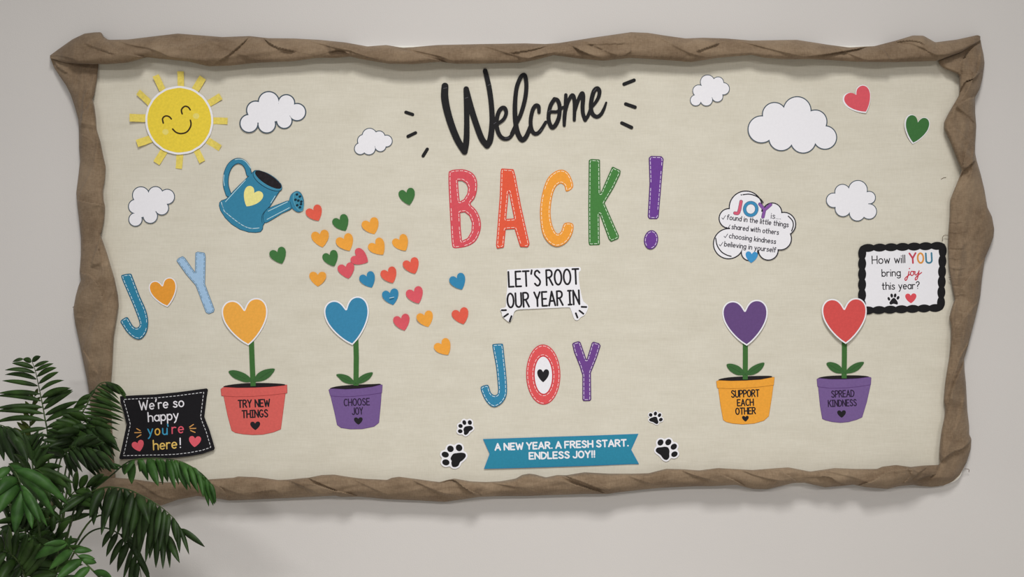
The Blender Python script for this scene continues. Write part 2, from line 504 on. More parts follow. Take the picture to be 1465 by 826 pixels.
# ------------------------------------------------------------------ the room
WALL = wall_material()
tag(box('wall_back', (-4.2, 0.0, 0.0), (4.2, 0.12, 3.2), WALL), 'off white painted wall behind the board', 'wall', kind='structure')
fm, fnt, fb = node_mat('grey_vinyl_floor')
fn = fnt.nodes.new('ShaderNodeTexNoise'); fn.inputs['Scale'].default_value = 30
fr = fnt.nodes.new('ShaderNodeValToRGB'); fr.color_ramp.elements[0].color = lin('#b5b0a8'); fr.color_ramp.elements[1].color = lin('#c2bdb5')
fnt.links.new(fn.outputs['Fac'], fr.inputs['Fac']); fnt.links.new(fr.outputs['Color'], fb.inputs['Base Color']); fb.inputs['Roughness'].default_value = 0.5
tag(box('floor', (-4.2, -8.0, -0.1), (4.2, 0.12, 0.0), fm), 'grey vinyl floor below the wall', 'floor', kind='structure')
tag(box('baseboard_back', (-4.2, -0.014, 0.0), (4.2, 0.0, 0.1), paper('#b9b2a8')), 'low baseboard along the wall', 'baseboard', kind='structure')

# ------------------------------------------------------------------ the board and its burlap border
LINEN = linen_material(); BURLAP = burlap_material()
def slab(name, x0, y0, x1, y1, d0, d1, r, mat, parent=None):
    """a flat panel with rounded corners, from d0 to d1 in front of the wall"""
    ring = []
    for cx, cy, a0 in ((x1 - r, y0 + r, -90), (x1 - r, y1 - r, 0), (x0 + r, y1 - r, 90), (x0 + r, y0 + r, 180)):
        ring += [(cx + r * math.cos(math.radians(a0 + 10 * k)), cy + r * math.sin(math.radians(a0 + 10 * k))) for k in range(10)]
    bm = bmesh.new()
    w = [P(x, y, d1) for x, y in ring]
    f = [bm.verts.new((v.x, -d1, v.z)) for v in w]; k = [bm.verts.new((v.x, -d0, v.z)) for v in w]
    bm.faces.new(f); bm.faces.new(k[::-1])
    for i in range(len(f)): bm.faces.new((f[i - 1], f[i], k[i], k[i - 1]))
    bmesh.ops.recalc_face_normals(bm, faces=bm.faces[:])
    return mesh_obj(name, bm, mat, parent)
board = slab('bulletin_board', 129, 65.5, 1376.5, 691.5, 0.0008, 0.020, 20, paper('#f1efe9', 0.02))
tag(board, 'long white-edged bulletin board covered in beige linen', 'bulletin board')
slab('linen_cover', 130.5, 67.5, 1375.5, 690.5, 0.0195, FACE, 19, LINEN, board)

border = empty('burlap_border', P(732, 380, 0.0))
tag(border, 'twisted brown burlap ribbon wrapped all around the edge of the board', 'burlap ribbon')

def interp(pts, u):
    pts = sorted(pts); a = np.array(pts, float)
    y = np.interp(u, a[:, 0], a[:, 1])
    k = np.array([.1, .2, .4, .2, .1])
    yp = np.concatenate([[y[0]] * 2, y, [y[-1]] * 2])
    return np.convolve(yp, k, 'valid')

def burlap_side(edge_a, edge_b, u0, u1, vertical, outer_is_a, creases, H=0.030, taper=(0, 0), seed=1, nv=46, off=0.020):
    """a swag of twisted cloth. edge_a / edge_b: its two outlines (u, position); creases: (points, raise side, height mm, reach px)"""
    us = np.arange(u0, u1 + 0.01, 1.1)
    A, B = interp(edge_a, us), interp(edge_b, us)
    B = np.maximum(B, A + 1.5)
    th = np.linspace(-math.pi / 2, math.pi / 2, nv); vs = np.sin(th)
    U, V = np.meshgrid(us, vs, indexing='ij')
    Q = (A[:, None] + B[:, None]) / 2 + V * (B - A)[:, None] / 2
    half = (B - A)[:, None] / 2 * S
    ea, eb = (off + 0.010, FACE + off) if outer_is_a else (FACE + off, off + 0.010)
    lift = np.interp(us, [u0, u0 + 50, u1 - 50, u1], [0.3, 1, 1, 0.3])
    base = ea + (eb - ea) * (V * 0.5 + 0.5) - (off * (1 - lift))[:, None]
    hh = np.minimum(H, half * 1.5)
    tp = np.ones_like(us)
    if taper[0]: tp = np.minimum(tp, 0.25 + 0.75 * np.clip((us - u0) / taper[0], 0, 1))
    if taper[1]: tp = np.minimum(tp, 0.25 + 0.75 * np.clip((u1 - us) / taper[1], 0, 1))
    dome = np.clip(1 - np.abs(V) ** 2.6, 0, 1) ** 0.5
    F = base + hh * dome * tp[:, None]
    PX, PY = (Q, U) if vertical else (U, Q)
    rnd = random.Random(seed); wr = np.zeros_like(F)
    for _ in range(26):                       # soft pulls and wrinkles along the cloth, slanting with the twist
        lw = rnd.uniform(14, 70); sl = rnd.uniform(0.5, 3.0) * rnd.choice((1, 1, 1, -1)); ph = rnd.uniform(0, 6.3)
        env = np.exp(-((U - rnd.uniform(u0, u1)) / rnd.uniform(60, 200)) ** 2)
        wr += env * np.sin((Q * sl + U * 0.35) / lw * 6.28 + ph) * rnd.uniform(0.5, 1.5) * lw / 40
    for _ in range(30):                       # short crinkles
        lw = rnd.uniform(5, 12); ph = rnd.uniform(0, 6.3); sl = rnd.uniform(-0.6, 1.4)
        env = np.exp(-((U - rnd.uniform(u0, u1)) / rnd.uniform(15, 50)) ** 2)
        wr += env * np.sin((Q * sl + U * (0.2 if not vertical else 0.9)) / lw * 6.28 + ph) * 0.22
    F += wr / 1000 * dome
    u_ = u0 + rnd.uniform(-60, 0)              # the twist: ridges that wind across the cloth, sharp on one side
    while u_ < u1:
        per = rnd.uniform(75, 150); hgt = rnd.uniform(3.5, 8.0); sl = per * rnd.uniform(0.55, 0.85) * (1 if not vertical else -1)
        x = (U - u_ - sl * (V * 0.5 + 0.5)) / per            # distance along the cloth from the ridge, in turns
        g = np.where(x > 0, np.exp(-x / 0.30), np.exp(x / 0.035))
        F += hgt / 1000 * g * np.clip(dome * 1.5, 0, 1) * tp[:, None]
        u_ += per
    for pts, side, amp, reach in creases:
        best = np.full(F.shape, 1e9); sgn = np.zeros(F.shape); tt = np.zeros(F.shape)
        tot = sum(math.dist(pts[i], pts[i + 1]) for i in range(len(pts) - 1)); acc = 0
        pts = cat(pts, False, 4) if len(pts) > 2 else pts
        tot = sum(math.dist(pts[i], pts[i + 1]) for i in range(len(pts) - 1))
        for i in range(len(pts) - 1):
            (x1, y1), (x2, y2) = pts[i], pts[i + 1]
            ex, ey = x2 - x1, y2 - y1; l2 = ex * ex + ey * ey
            if l2 < 1e-9: continue
            t = np.clip(((PX - x1) * ex + (PY - y1) * ey) / l2, 0, 1)
            dx, dy = PX - x1 - ex * t, PY - y1 - ey * t
            d = np.hypot(dx, dy); m = d < best
            best = np.where(m, d, best)
            sgn = np.where(m, np.sign(ex * dy - ey * dx), sgn)
            tt = np.where(m, (acc + t * math.sqrt(l2)) / tot, tt)
            acc += math.sqrt(l2)
        win = np.clip(np.minimum(tt, 1 - tt) * 6 + 0.15, 0, 1)
        # beyond either end of the crease the step dies away
        up = sgn * side
        step = np.where(up > 0, 0.85 * np.exp(-best / (reach * 1.8)), -0.22 * np.exp(-best / (reach * 1.0)))
        F += 1.9 * amp / 1000 * step * win * np.clip(dome * 1.6, 0, 1)
    F = np.maximum(F, base * 0.6)
    on_board = (PX > 125) & (PX < 1380) & (PY > 62) & (PY < 694)
    F = np.where(on_board, np.maximum(F, FACE + 0.0014), F)
    bm = bmesh.new()
    nu = len(us)
    o0 = border.location
    fr_ = [[bm.verts.new(P(PX[i, j], PY[i, j], F[i, j]) - o0) for j in range(nv)] for i in range(nu)]
    bd = FACE + 0.0006
    bj = list(range(1, nv - 1))
    bk_ = []
    for i in range(nu):
        row = []
        for j in bj:
            outer = not on_board[i, j]
            row.append(bm.verts.new(P(PX[i, j], PY[i, j], min(F[i, j] - 0.0004, 0.004 if outer else bd)) - o0))
        bk_.append(row)
    for i in range(nu - 1):
        for j in range(nv - 1):
            bm.faces.new((fr_[i][j], fr_[i + 1][j], fr_[i + 1][j + 1], fr_[i][j + 1]))
        ring0 = [fr_[i][0]] + bk_[i] + [fr_[i][nv - 1]]; ring1 = [fr_[i + 1][0]] + bk_[i + 1] + [fr_[i + 1][nv - 1]]
        for j in range(len(ring0) - 1):
            bm.faces.new((ring0[j + 1], ring1[j + 1], ring1[j], ring0[j]))
    for i in (0, nu - 1):
        bm.faces.new([fr_[i][j] for j in range(nv)] + bk_[i][::-1])
    bmesh.ops.recalc_face_normals(bm, faces=bm.faces[:])
    return mesh_obj('burlap_swag', bm, BURLAP, border, smooth=True)

# top
top_up = [(71, 80), (76, 76), (87, 68), (104, 56), (121, 48), (135, 46.3), (145, 46), (148.5, 53), (155, 57), (183, 56.5), (220, 52), (254, 48), (293, 51), (318, 53), (357, 51.6), (384, 54.6),
          (420, 55), (457, 57), (494, 60.7), (525.6, 66.4), (552.7, 64.4), (577, 68.6), (626, 64.4), (690, 63), (752, 62), (780, 63), (800, 61.5), (854, 53), (903, 46), (927, 47),
          (952, 51), (981, 55), (1006, 54), (1038, 55), (1075, 58), (1140, 57), (1185, 64), (1216, 68), (1234, 66.7), (1251, 66), (1282, 58), (1306, 50.7), (1321, 51), (1338, 60.6), (1369, 56.6),
          (1399, 50), (1404, 53)]
top_lo = [(71, 83), (93, 89.5), (114.5, 91.5), (153, 92), (183, 89.7), (210, 82), (232, 84.5), (269, 88), (298, 95), (330, 94), (367, 90), (420, 87.7), (452, 83), (481, 83), (501, 81),
          (518, 85), (557, 91.4), (592, 92), (629, 88.5), (653, 91.4), (690, 91), (744, 90), (770, 85), (792, 79), (829, 84), (863, 87), (881, 85), (903, 83), (952, 86), (989, 89), (1026, 83), (1075, 78.7),
          (1094, 83), (1124, 85), (1159, 84.6), (1192, 86.4), (1225, 88.5), (1282, 89), (1317, 88), (1341, 87), (1375, 74.5), (1399, 60.5), (1404, 56)]
top_cr = [
    ([(148, 52), (160, 64), (183, 77), (212, 83)], 1, 9, 22), ([(308, 54), (290, 61), (272, 68), (262, 66)], -1, 5, 14), ([(358, 52), (336, 71), (318, 85), (302, 94)], 1, 6, 20),
    ([(376, 54), (386, 62), (398, 68), (424, 74)], -1, 6, 16), ([(470, 75), (488, 71), (500, 80)], -1, 7, 12), ([(552, 65), (585, 74), (618, 84), (646, 91)], 1, 8, 22),
    ([(782, 66), (760, 71), (728, 76)], 1, 4, 12), ([(745, 91), (762, 82), (784, 77)], -1, 7, 12), ([(818, 66), (836, 75), (862, 84), (882, 85)], -1, 7, 18), ([(904, 73), (893, 80), (878, 85)], 1, 4, 12),
    ([(898, 47), (902, 60), (902, 73)], 1, 3, 7), ([(836, 64), (870, 63), (900, 62)], -1, 2.5, 6), ([(838, 70), (870, 72), (902, 72)], 1, 2.5, 6), ([(985, 56), (1010, 57), (1030, 62)], 1, 5, 10),
    ([(1030, 62), (1014, 67), (996, 74)], 1, 5, 18), ([(1118, 85), (1165, 80), (1214, 72), (1246, 66)], -1, 8, 16), ([(1258, 67), (1268, 76), (1276, 88)], 1, 5, 16),
    ([(1282, 60), (1302, 58), (1316, 60), (1324, 65)], -1, 4, 10), ([(1318, 52), (1330, 58), (1340, 60)], 1, 4, 8), ([(120, 62), (140, 70), (165, 78)], -1, 3, 20), ([(240, 60), (262, 68), (282, 66)], 1, 3, 12)]
burlap_side(top_up, top_lo, 71.5, 1403.5, False, True, top_cr, off=0.024, H=0.032, taper=(34, 10), seed=3)
# left
left_l = [(80, 72), (83.6, 72.4), (97, 77.4), (110, 86), (123, 95), (136, 101.4), (153, 107), (171, 112), (190, 113), (211, 113), (230, 114.5), (250, 112.3), (276, 109), (294, 110.6), (318, 113.4),
          (340, 115.6), (365, 115.7), (389, 113.8), (401, 115.7), (410, 112), (423, 108.4), (442, 104.8), (462, 107.2), (483, 112), (512, 118), (541, 124), (556, 126.6), (590, 130), (620, 133), (660, 137), (690, 140), (706, 146)]
left_r = [(80, 141), (92, 140.7), (112, 139), (136, 135), (141, 132.4), (144, 132.6), (151, 135), (169, 137.4), (186, 138.5), (203, 143.8), (222, 147.5), (239, 151.4), (255, 150.5), (272, 147.4), (287, 148.4), (296, 150.5),
          (313, 149.4), (331, 146), (336, 143.5), (346, 147.5), (363, 153.3), (379, 158), (399, 164), (423, 169), (437, 170), (459, 166.5), (481, 163), (505, 161.7), (529, 160.5), (560, 158), (612, 160.5), (640, 162), (690, 166), (706, 168)]
left_cr = [
    ([(131, 142), (127, 150), (117, 164), (113, 182)], -1, 8, 18), ([(109, 286), (125, 290), (140, 292), (151, 296)], 1, 7, 12), ([(147, 270), (148, 282), (151, 294)], 1, 5, 8),
    ([(143, 336), (140, 350), (134, 366), (130, 384)], -1, 7, 14), ([(115, 391), (128, 394), (138, 404), (144, 417), (150, 440)], 1, 6, 16), ([(106, 453), (114, 454), (124, 455)], 1, 2, 5),
    ([(118, 500), (128, 516), (140, 535)], 1, 3, 16), ([(76, 84), (82, 95), (96, 105)], -1, 5, 8), ([(140, 346), (142, 362), (146, 380)], 1, 4, 9), ([(114, 192), (122, 194), (130, 192)], 1, 2, 4)]
burlap_side(left_l, left_r, 82.5, 706, True, True, left_cr, off=0.012, H=0.024, taper=(46, 30), seed=8)
# right
right_l = [(57, 1398), (62, 1393), (74, 1374), (85, 1343), (91, 1343), (98, 1350), (104, 1366), (107, 1372), (127, 1373), (136, 1372), (147, 1366), (162, 1357), (175, 1350.5), (184, 1350.5), (197, 1357), (214, 1363.6), (230, 1370),
           (243, 1375.6), (251, 1373.4), (267, 1367), (286, 1359.2), (308, 1358.8), (330, 1357), (352, 1356), (380, 1357), (392, 1359), (407, 1361.4), (429, 1365.8), (436, 1363), (444, 1360.3), (454, 1358), (464, 1360.3),
           (486, 1360.3), (510, 1358.2), (529, 1355), (547, 1352.3), (573, 1350), (584, 1352.3), (597, 1351.2), (616, 1347), (634, 1344.7), (649, 1343.6), (662, 1344.5), (675, 1337), (690, 1324), (696, 1320)]
right_r = [(57, 1403), (64, 1404), (77, 1407), (90, 1408.7), (110, 1406), (127, 1401.8), (139, 1395.2), (162, 1395.2), (180, 1396.8), (206, 1395.2), (219, 1395), (230, 1397.4), (249, 1403), (271, 1408.3), (297, 1412.7), (310, 1419.2),
           (328, 1422.5), (339, 1421.4), (354, 1416), (369, 1409.4), (398, 1405), (424, 1402.5), (451, 1396.3), (472, 1391), (494, 1385.4), (514, 1379.3), (529, 1380), (549, 1382), (566, 1382.9), (588, 1384), (610, 1386.6),
           (622, 1386.6), (628, 1389.8), (642, 1389), (662, 1382.9), (680, 1373), (690, 1362), (696, 1347)]
right_cr = [
    ([(1396, 139), (1385, 142), (1372, 149), (1366, 156)], -1, 8, 16), ([(1401, 62), (1388, 72), (1378, 86), (1375, 106)], -1, 6, 14), ([(1402, 104), (1394, 112), (1380, 118), (1372, 134)], 1, 6, 16),
    ([(1376, 116), (1388, 116), (1398, 100), (1402, 78)], 1, 4, 12), ([(1397, 229), (1386, 238), (1377, 246), (1373, 256)], 1, 7, 18), ([(1382, 214), (1379, 228), (1377, 243)], -1, 6, 10),
    ([(1408, 370), (1400, 382), (1388, 394), (1370, 420)], -1, 5, 18), ([(1379, 514), (1376, 526), (1366, 548), (1356, 580)], -1, 8, 14), ([(1390, 628), (1384, 637), (1376, 643), (1362, 648), (1346, 662)], 1, 8, 18),
    ([(1364, 436), (1372, 446), (1390, 450)], 1, 3, 12), ([(1364, 180), (1382, 196), (1394, 205)], 1, 3, 14)]
# finely puckered weave down the right hand selvage: short level crinkles
for k in range(13):
    y = 318 + k * 8.6 + 3 * math.sin(k * 2.1)
    right_cr.append(([(1357, y), (1368, y + 1.5), (1378 + 6 * math.sin(k * 1.7), y + 0.5)], 1 if k % 2 else -1, 1.3, 4))
burlap_side(right_l, right_r, 57.5, 695.5, True, False, right_cr, off=0.012, H=0.024, taper=(40, 12), seed=15)
# bottom
bot_up = [(134, 683), (160, 683.5), (188, 685.4), (225, 691), (260, 690), (302, 686), (335, 683.7), (340, 682), (367, 683), (398, 687), (413, 686.5), (427, 685), (442, 683.7), (460, 680), (478, 679.3), (501, 683),
          (521, 685.4), (554, 687), (560, 684), (571, 682.4), (591, 685), (616, 688.5), (629, 690), (640, 687), (650, 685), (673, 689), (695, 690), (716, 689), (738, 685), (747, 679.7), (757, 678), (765, 679), (781, 683.4),
          (797, 680), (810, 680.3), (836, 676), (871, 678), (904, 678), (928, 677.4), (953, 671), (978, 671.7), (1000, 673.4), (1027, 670), (1040, 670.7), (1077, 672.8), (1112, 670), (1128, 669), (1159, 675), (1194, 670),
          (1225, 671.3), (1255, 671.3), (1262, 668), (1282, 665.6), (1303, 668.5), (1320, 666.5), (1344, 665.4)]
bot_lo = [(134, 712), (160, 716), (200, 722), (230, 724), (254, 715.4), (282, 710), (313, 714), (328, 716.5), (357, 715.4), (411, 713), (480, 709.5), (487, 711.4), (515, 711), (552, 714.5), (603, 716.6), (636, 718.6),
          (665, 714.5), (685, 711.4), (706, 710.4), (760, 710), (781, 709), (842, 707), (871, 707), (883, 705), (914, 701.4), (945, 698.4), (996, 696), (1020, 696), (1053, 694), (1077, 700), (1098, 700.4), (1135, 691.5),
          (1151, 691), (1180, 697.7), (1204, 695.7), (1221, 693.7), (1237, 697.3), (1270, 700), (1286, 696), (1307, 694), (1315, 695.7), (1333, 697), (1344, 696)]
bot_cr = [
    ([(414, 687), (440, 690), (474, 701), (515, 711)], 1, 9, 18), ([(440, 684), (462, 694), (490, 706)], -1, 5, 12), ([(630, 691), (648, 687), (662, 697), (684, 711)], -1, 8, 16), ([(650, 686), (668, 700), (690, 710)], 1, 5, 10),
    ([(736, 686), (748, 682), (756, 679)], 1, 4, 10), ([(786, 683), (806, 688), (830, 696), (868, 707)], 1, 8, 15), ([(808, 681), (832, 690), (856, 699), (884, 706)], -1, 7, 14), ([(836, 677), (852, 688), (872, 700)], 1, 3, 9),
    ([(928, 678), (944, 674), (960, 671)], 1, 4, 12), ([(1004, 673), (1024, 676), (1046, 686), (1068, 697)], 1, 8, 18), ([(1116, 674), (1126, 680), (1140, 689)], 1, 7, 16), ([(1140, 689), (1158, 692), (1180, 698)], -1, 4, 10),
    ([(1168, 683), (1186, 683), (1198, 690), (1216, 695)], -1, 7, 13), ([(1226, 695), (1246, 690), (1262, 680), (1282, 671), (1308, 672)], 1, 9, 14), ([(1278, 674), (1296, 672), (1310, 669)], 1, 6, 8),
    ([(1304, 674), (1300, 684), (1292, 692)], -1, 3, 8), ([(1326, 669), (1316, 676), (1306, 684)], 1, 4, 8), ([(1308, 690), (1326, 682), (1346, 680)], -1, 6, 12), ([(300, 690), (318, 700), (326, 714)], 1, 4, 20), ([(360, 706), (390, 702), (400, 706)], -1, 2, 8)]
burlap_side(bot_up, bot_lo, 134, 1344, False, False, bot_cr, off=0.022, H=0.032, taper=(30, 40), seed=22)

def tube(name, pts, rads, mat, parent, org, sides=8):
    bm = bmesh.new(); rings = []
    n = len(pts)
    for i, p in enumerate(pts):
        t = (Vector(pts[min(i + 1, n - 1)]) - Vector(pts[max(i - 1, 0)])).normalized()
        up = Vector((0, 0, 1)) if abs(t.z) < 0.9 else Vector((0, 1, 0))
        s = t.cross(up).normalized(); u = s.cross(t)
        r = rads[i] if isinstance(rads, (list, tuple)) else rads
        rings.append([bm.verts.new(Vector(p) - org + (s * math.cos(2 * math.pi * k / sides) + u * math.sin(2 * math.pi * k / sides)) * r) for k in range(sides)])
    for i in range(n - 1):
        for k in range(sides):
            bm.faces.new((rings[i][k], rings[i][(k + 1) % sides], rings[i + 1][(k + 1) % sides], rings[i + 1][k]))
    bm.faces.new(rings[0][::-1]); bm.faces.new(rings[-1])
    return mesh_obj(name, bm, mat, parent, smooth=True)

THREAD = paper('#5d4836')
for pts in ([(1348, 345, .03), (1348.5, 340, .034), (1351, 337, .034), (1357, 337, .035)], [(1357, 397, .036), (1360, 397.5, .04), (1364, 396, .045)], [(1380, 671, .02), (1386, 672, .014), (1386, 676, .01)],
            [(104, 440, .02), (108, 439, .035), (112, 440, .04)], [(1372, 136, .04), (1374, 129, .046), (1375, 122, .05)], [(1358, 400, .034), (1363, 400, .044)], [(222, 689, .05), (250, 694, .052), (275, 702, .05), (283, 706, .045)]):
    q = cat(pts, False, 5)
    tube('loose_thread', [P(*p) for p in q], 0.0007, THREAD, border, border.location, 6)
# stray threads lying on the linen
q = cat([(1346.5, 256.5), (1350, 254.5), (1353.5, 254)], False, 4)
t = tube('thread_snippet', [P(x, y, FACE + 0.0008) for x, y in q], 0.0006, THREAD, None, P(1350, 255), 6); t.location = P(1350, 255)
tag(t, 'short dark thread snippet stuck to the linen below the green heart at upper right', 'thread')

# ------------------------------------------------------------------ paper colours
WHITE = paper('#f0eff5', 0.015); BLACK = paper('#161518', 0.2, 0.7); INK = paper('#1d1b20', 0.1, 0.7); GREYLINE = paper('#475560', 0.1)
YEL = paper('#efd445', 0.06); RAYY = paper('#e9d468', 0.1); CAN = paper('#3784a6', 0.05); CAND = paper('#1f4f66', 0.1)
CORAL = paper('#e4604d'); PINK = paper('#dc5a66'); ORG = paper('#f2a742'); GRN = paper('#41753f'); BLU = paper('#3587b3'); PUR = paper('#683f8f')
MM = 1.0

# ---- sun
s = Sheet(257.5, 172.7, 0.0048, (1.0, 1.0))
disc = [(x + 0.22 * math.sin(3 * i), y + 0.22 * math.cos(2 * i)) for i, (x, y) in enumerate(ell(257.5, 172.7, 48.2, 48.8, 0, 48))]
disc = cat(disc, True, 3)
sun = s.add('paper_sun', [disc], 0, 1, WHITE)
tag(sun, 'smiling round yellow paper sun with a white edge and strip rays', 'paper sun')
s.add('sun_face', outline(sd_loops([disc]), -2.9), 1, 1.25, YEL)
z = lambda pts: mapz(pts, 5.51, 180, 95)
for e in ([(302, 450), (297, 415), (320, 395), (348, 400), (365, 418)], [(450, 378), (445, 345), (470, 319), (498, 325), (513, 346)]):
    s.add('eye', outline(sd_strokes([(cat(z(e), False, 6), 1.1)]), 0, 0.25), 1.25, 1.4, paper('#3b2d17'))
s.add('mouth', outline(sd_strokes([(cat(z([(375, 497), (402, 523), (442, 533), (485, 520), (512, 485), (519, 455), (514, 428)]), False, 6), 1.1)]), 0, 0.25), 1.25, 1.4, paper('#3b2d17'))
for cx, cy in ((238, 189.4), (281.6, 166.7)):
    s.add('cheek', [cat([(cx + 4.4 * math.cos(k * 1.05) * (1 + .12 * math.sin(k * 5)), cy + 4.2 * math.sin(k * 1.05)) for k in range(6)], True, 4)], 1.25, 1.35, paper('#ecdc78'), None, 'pale yellow cheek spot')
rays = [((259.5, 125), (259.5, 103), 9.2), ((233.5, 130), (224.3, 109), 9.5), ((216.5, 149), (199, 132.5), 9), ((212, 169.8), (187.3, 169.2), 11), ((219, 198), (197.5, 206), 11), ((236, 215), (224.5, 233.8), 10.5),
        ((257.7, 219), (256.2, 241.5), 9.8), ((280.5, 214), (290, 232), 9), ((297, 201), (315.4, 212.3), 9.5), ((303, 172.7), (326, 173.6), 9.5), ((299, 148.5), (316.5, 138.2), 10), ((279.5, 129.5), (291, 111.5), 11)]
rr = random.Random(4)
for (x1, y1), (x2, y2), w in rays:
    d = math.hypot(x2 - x1, y2 - y1); ux, uy = (x2 - x1) / d, (y2 - y1) / d; nx, ny = -uy * w / 2, ux * w / 2
    q = Sheet(x1, y1)
    q.root = sun
    bm = bmesh.new(); rows = []
    curl = rr.uniform(1.5, 5.0); tw = rr.uniform(-1.6, 1.6)
    for i in range(9):
        t = i / 8
        row = []
        for sgn in (-1, 0, 1):
            x = x1 + ux * d * t + sgn * nx * (1 - .05 * t) + rr.uniform(-.15, .15); y = y1 + uy * d * t + sgn * ny + rr.uniform(-.15, .15)
            hgt = 0.2 + curl * t * t + sgn * tw * t - 2.2
            row.append(((x - 257.5) * S, -hgt / 1000, -(y - 172.7) * S))
        rows.append([bm.verts.new(v) for v in row] + [bm.verts.new((v[0], v[1] + 0.0006, v[2])) for v in row])
    for i in range(8):
        a_, b_ = rows[i], rows[i + 1]
        for j in (0, 1):
            bm.faces.new((a_[j], a_[j + 1], b_[j + 1], b_[j])); bm.faces.new((a_[j + 3], b_[j + 3], b_[j + 4], a_[j + 4]))
        bm.faces.new((a_[0], b_[0], b_[3], a_[3])); bm.faces.new((a_[2], a_[5], b_[5], b_[2]))
    for r_ in (rows[0], rows[8]): bm.faces.new((r_[0], r_[1], r_[2], r_[5], r_[4], r_[3]))
    bmesh.ops.recalc_face_normals(bm, faces=bm.faces[:])
    mesh_obj('sun_ray', bm, RAYY, sun)

# ---- clouds
clouds = [
 ([(356.7, 177, 13.8), (366.3, 158, 14), (384.8, 146.3, 15.8), (410, 147.6, 12.8), (425.2, 160.6, 13.3), (407, 173, 12), (382, 178, 13.5)], 'white paper cloud right of the yellow sun', 1.9),
 ([(515.6, 213, 9), (520.5, 201.6, 9.5), (529, 194.6, 11.3), (542.7, 196, 9), (553, 202, 9), (544.4, 209, 8.8), (528, 212.4, 10)], 'small white paper cloud left of the Welcome lettering', 1.3),
 ([(194.3, 314.3, 10.3), (194.3, 295.7, 10.8), (202, 279.6, 12.8), (223, 277.9, 11.4), (239.6, 281.8, 11.4), (232, 298, 10.5), (215.6, 309.5, 11)], 'white paper cloud left of the blue watering can', 1.4),
 ([(995.2, 143.8, 8.4), (999.5, 130.4, 9.2), (1012, 117.8, 10.8), (1027, 118.4, 8.6), (1034.6, 127.3, 9.2), (1026, 138.2, 8.5), (1010.4, 143, 9.3)], 'small white paper cloud right of the Welcome lettering', 1.1),
 ([(1089, 185.4, 20), (1107.5, 164.3, 18), (1140, 158.7, 20.7), (1166, 174.4, 17.5), (1180, 197, 17.5), (1148.8, 201, 19), (1117.4, 198, 18.6)], 'largest white paper cloud, at upper right of the board', 1.6),
 ([(1192, 286.8, 11), (1204.8, 275, 11.6), (1227, 272, 14.2), (1243.2, 283, 9.6), (1242.8, 302.8, 11.6), (1226, 305, 12), (1205.5, 298.7, 12)], 'white paper cloud above the black scalloped sign', 1.3)]
for k, (cs, lab, lw) in enumerate(clouds):
    cx = sum(c[0] for c in cs) / len(cs); cy = sum(c[1] for c in cs) / len(cs)
    f = union(sd_strokes([([(x, y)], r) for x, y, r in cs]), sd_loops([[(x, y) for x, y, r in cs]]))
    s = Sheet(cx, cy, 0.0018, (0.7 * math.sin(k * 2.0), 0.7 * math.cos(k * 1.3)))
    r = s.add('paper_cloud', outline(f), 0, 0.8, WHITE)
    tag(r, lab, 'paper cloud', 'paper clouds on the board')
    s.add('outline', outline(f, -0.05) + outline(f, -lw * 0.95), 0.8, 0.9, GREYLINE, None, 'thin dark blue grey drawn edge')

# ---- two larger white-edged hearts
for cx, cy, w, h, rot, m, lab in ((1228.6, 145.5, 39.5, 38, -30, PINK, 'red paper heart with a white edge, right of the largest cloud'), (1309.2, 186.5, 37.5, 40, -10, GRN, 'green paper heart with a white edge, near the right burlap')):
    f = sd_loops([heart_pts(cx, cy, w, h, -rot if rot < -20 else rot)]) if False else sd_loops([heart_pts(cx, cy, w, h, 30 if m is PINK else -11)])
    s = Sheet(cx, cy, 0.004, (4, -5) if m is PINK else (5, 6))
    r = s.add('paper_heart', outline(f, 0.2), 0, 0.8, WHITE); tag(r, lab, 'paper heart', 'white-edged hearts at the upper right')
    s.add('heart_face', outline(sd_loops([heart_pts(cx + .5, cy - .6, w - 2.6, h - 2.6, 30 if m is PINK else -11)]), 0), 0.8, 1.0, m)

# ---- watering can
z = lambda pts: mapz(pts, 6.607, 310, 215)
s = Sheet(372, 280, 0.002, (0.8, -0.6))
body = z([(345, 205), (322, 228), (270, 278), (215, 330), (160, 385), (90, 460), (45, 475), (26, 495), (22, 525), (35, 572), (80, 642), (140, 702), (220, 752), (300, 777), (370, 782), (418, 774), (438, 748), (441, 715), (456, 690),
          (440, 640), (450, 590), (480, 560), (510, 530), (560, 450), (600, 388), (622, 350), (612, 318), (545, 258), (470, 213), (405, 190), (362, 190)])
hand = cat(z([(112, 415), (88, 330), (92, 240), (118, 165), (160, 118), (210, 102), (258, 120), (292, 165), (308, 225)]), False, 6)
sp = z([(440, 620), (470, 565), (510, 540), (600, 505), (690, 478), (716, 548), (620, 600), (540, 650), (470, 688), (445, 676)])
ro = z([(684, 500), (700, 430), (735, 396), (770, 388), (802, 410), (824, 465), (826, 530), (806, 576), (775, 588), (738, 572), (702, 535)])
f_body = rounded(body, 1.0); f_hand = sd_strokes([(hand, 4.15)]); f_sp = sd_loops([cat(sp, True, 3)]); f_ro = sd_loops([cat(ro, True, 4)])
f = union(f_body, f_hand, f_sp, f_ro)
can = s.add('paper_watering_can', outline(f), 0, 0.8, CAND)
tag(can, 'tilted blue paper watering can with a pale yellow heart', 'paper watering can')
s.add('can_handle', outline(f_hand, -0.9), 0.8, 0.95, CAN); s.add('can_spout', outline(f_sp, -0.6), 0.8, 0.96, CAN)
s.add('can_body', outline(f_body, -0.8), 0.8, 1.0, CAN); s.add('sprinkler_head', outline(f_ro, -0.5), 0.96, 1.1, CAN)
s.add('sprinkler_face', [z(ell(775, 490, 94, 43, 70, 30))], 1.1, 1.2, paper('#67a9bf'))
s.add('sprinkler_face_rim', [z(ell(776, 490, 88, 38, 70, 30))], 1.2, 1.25, paper('#3f8ca9'))
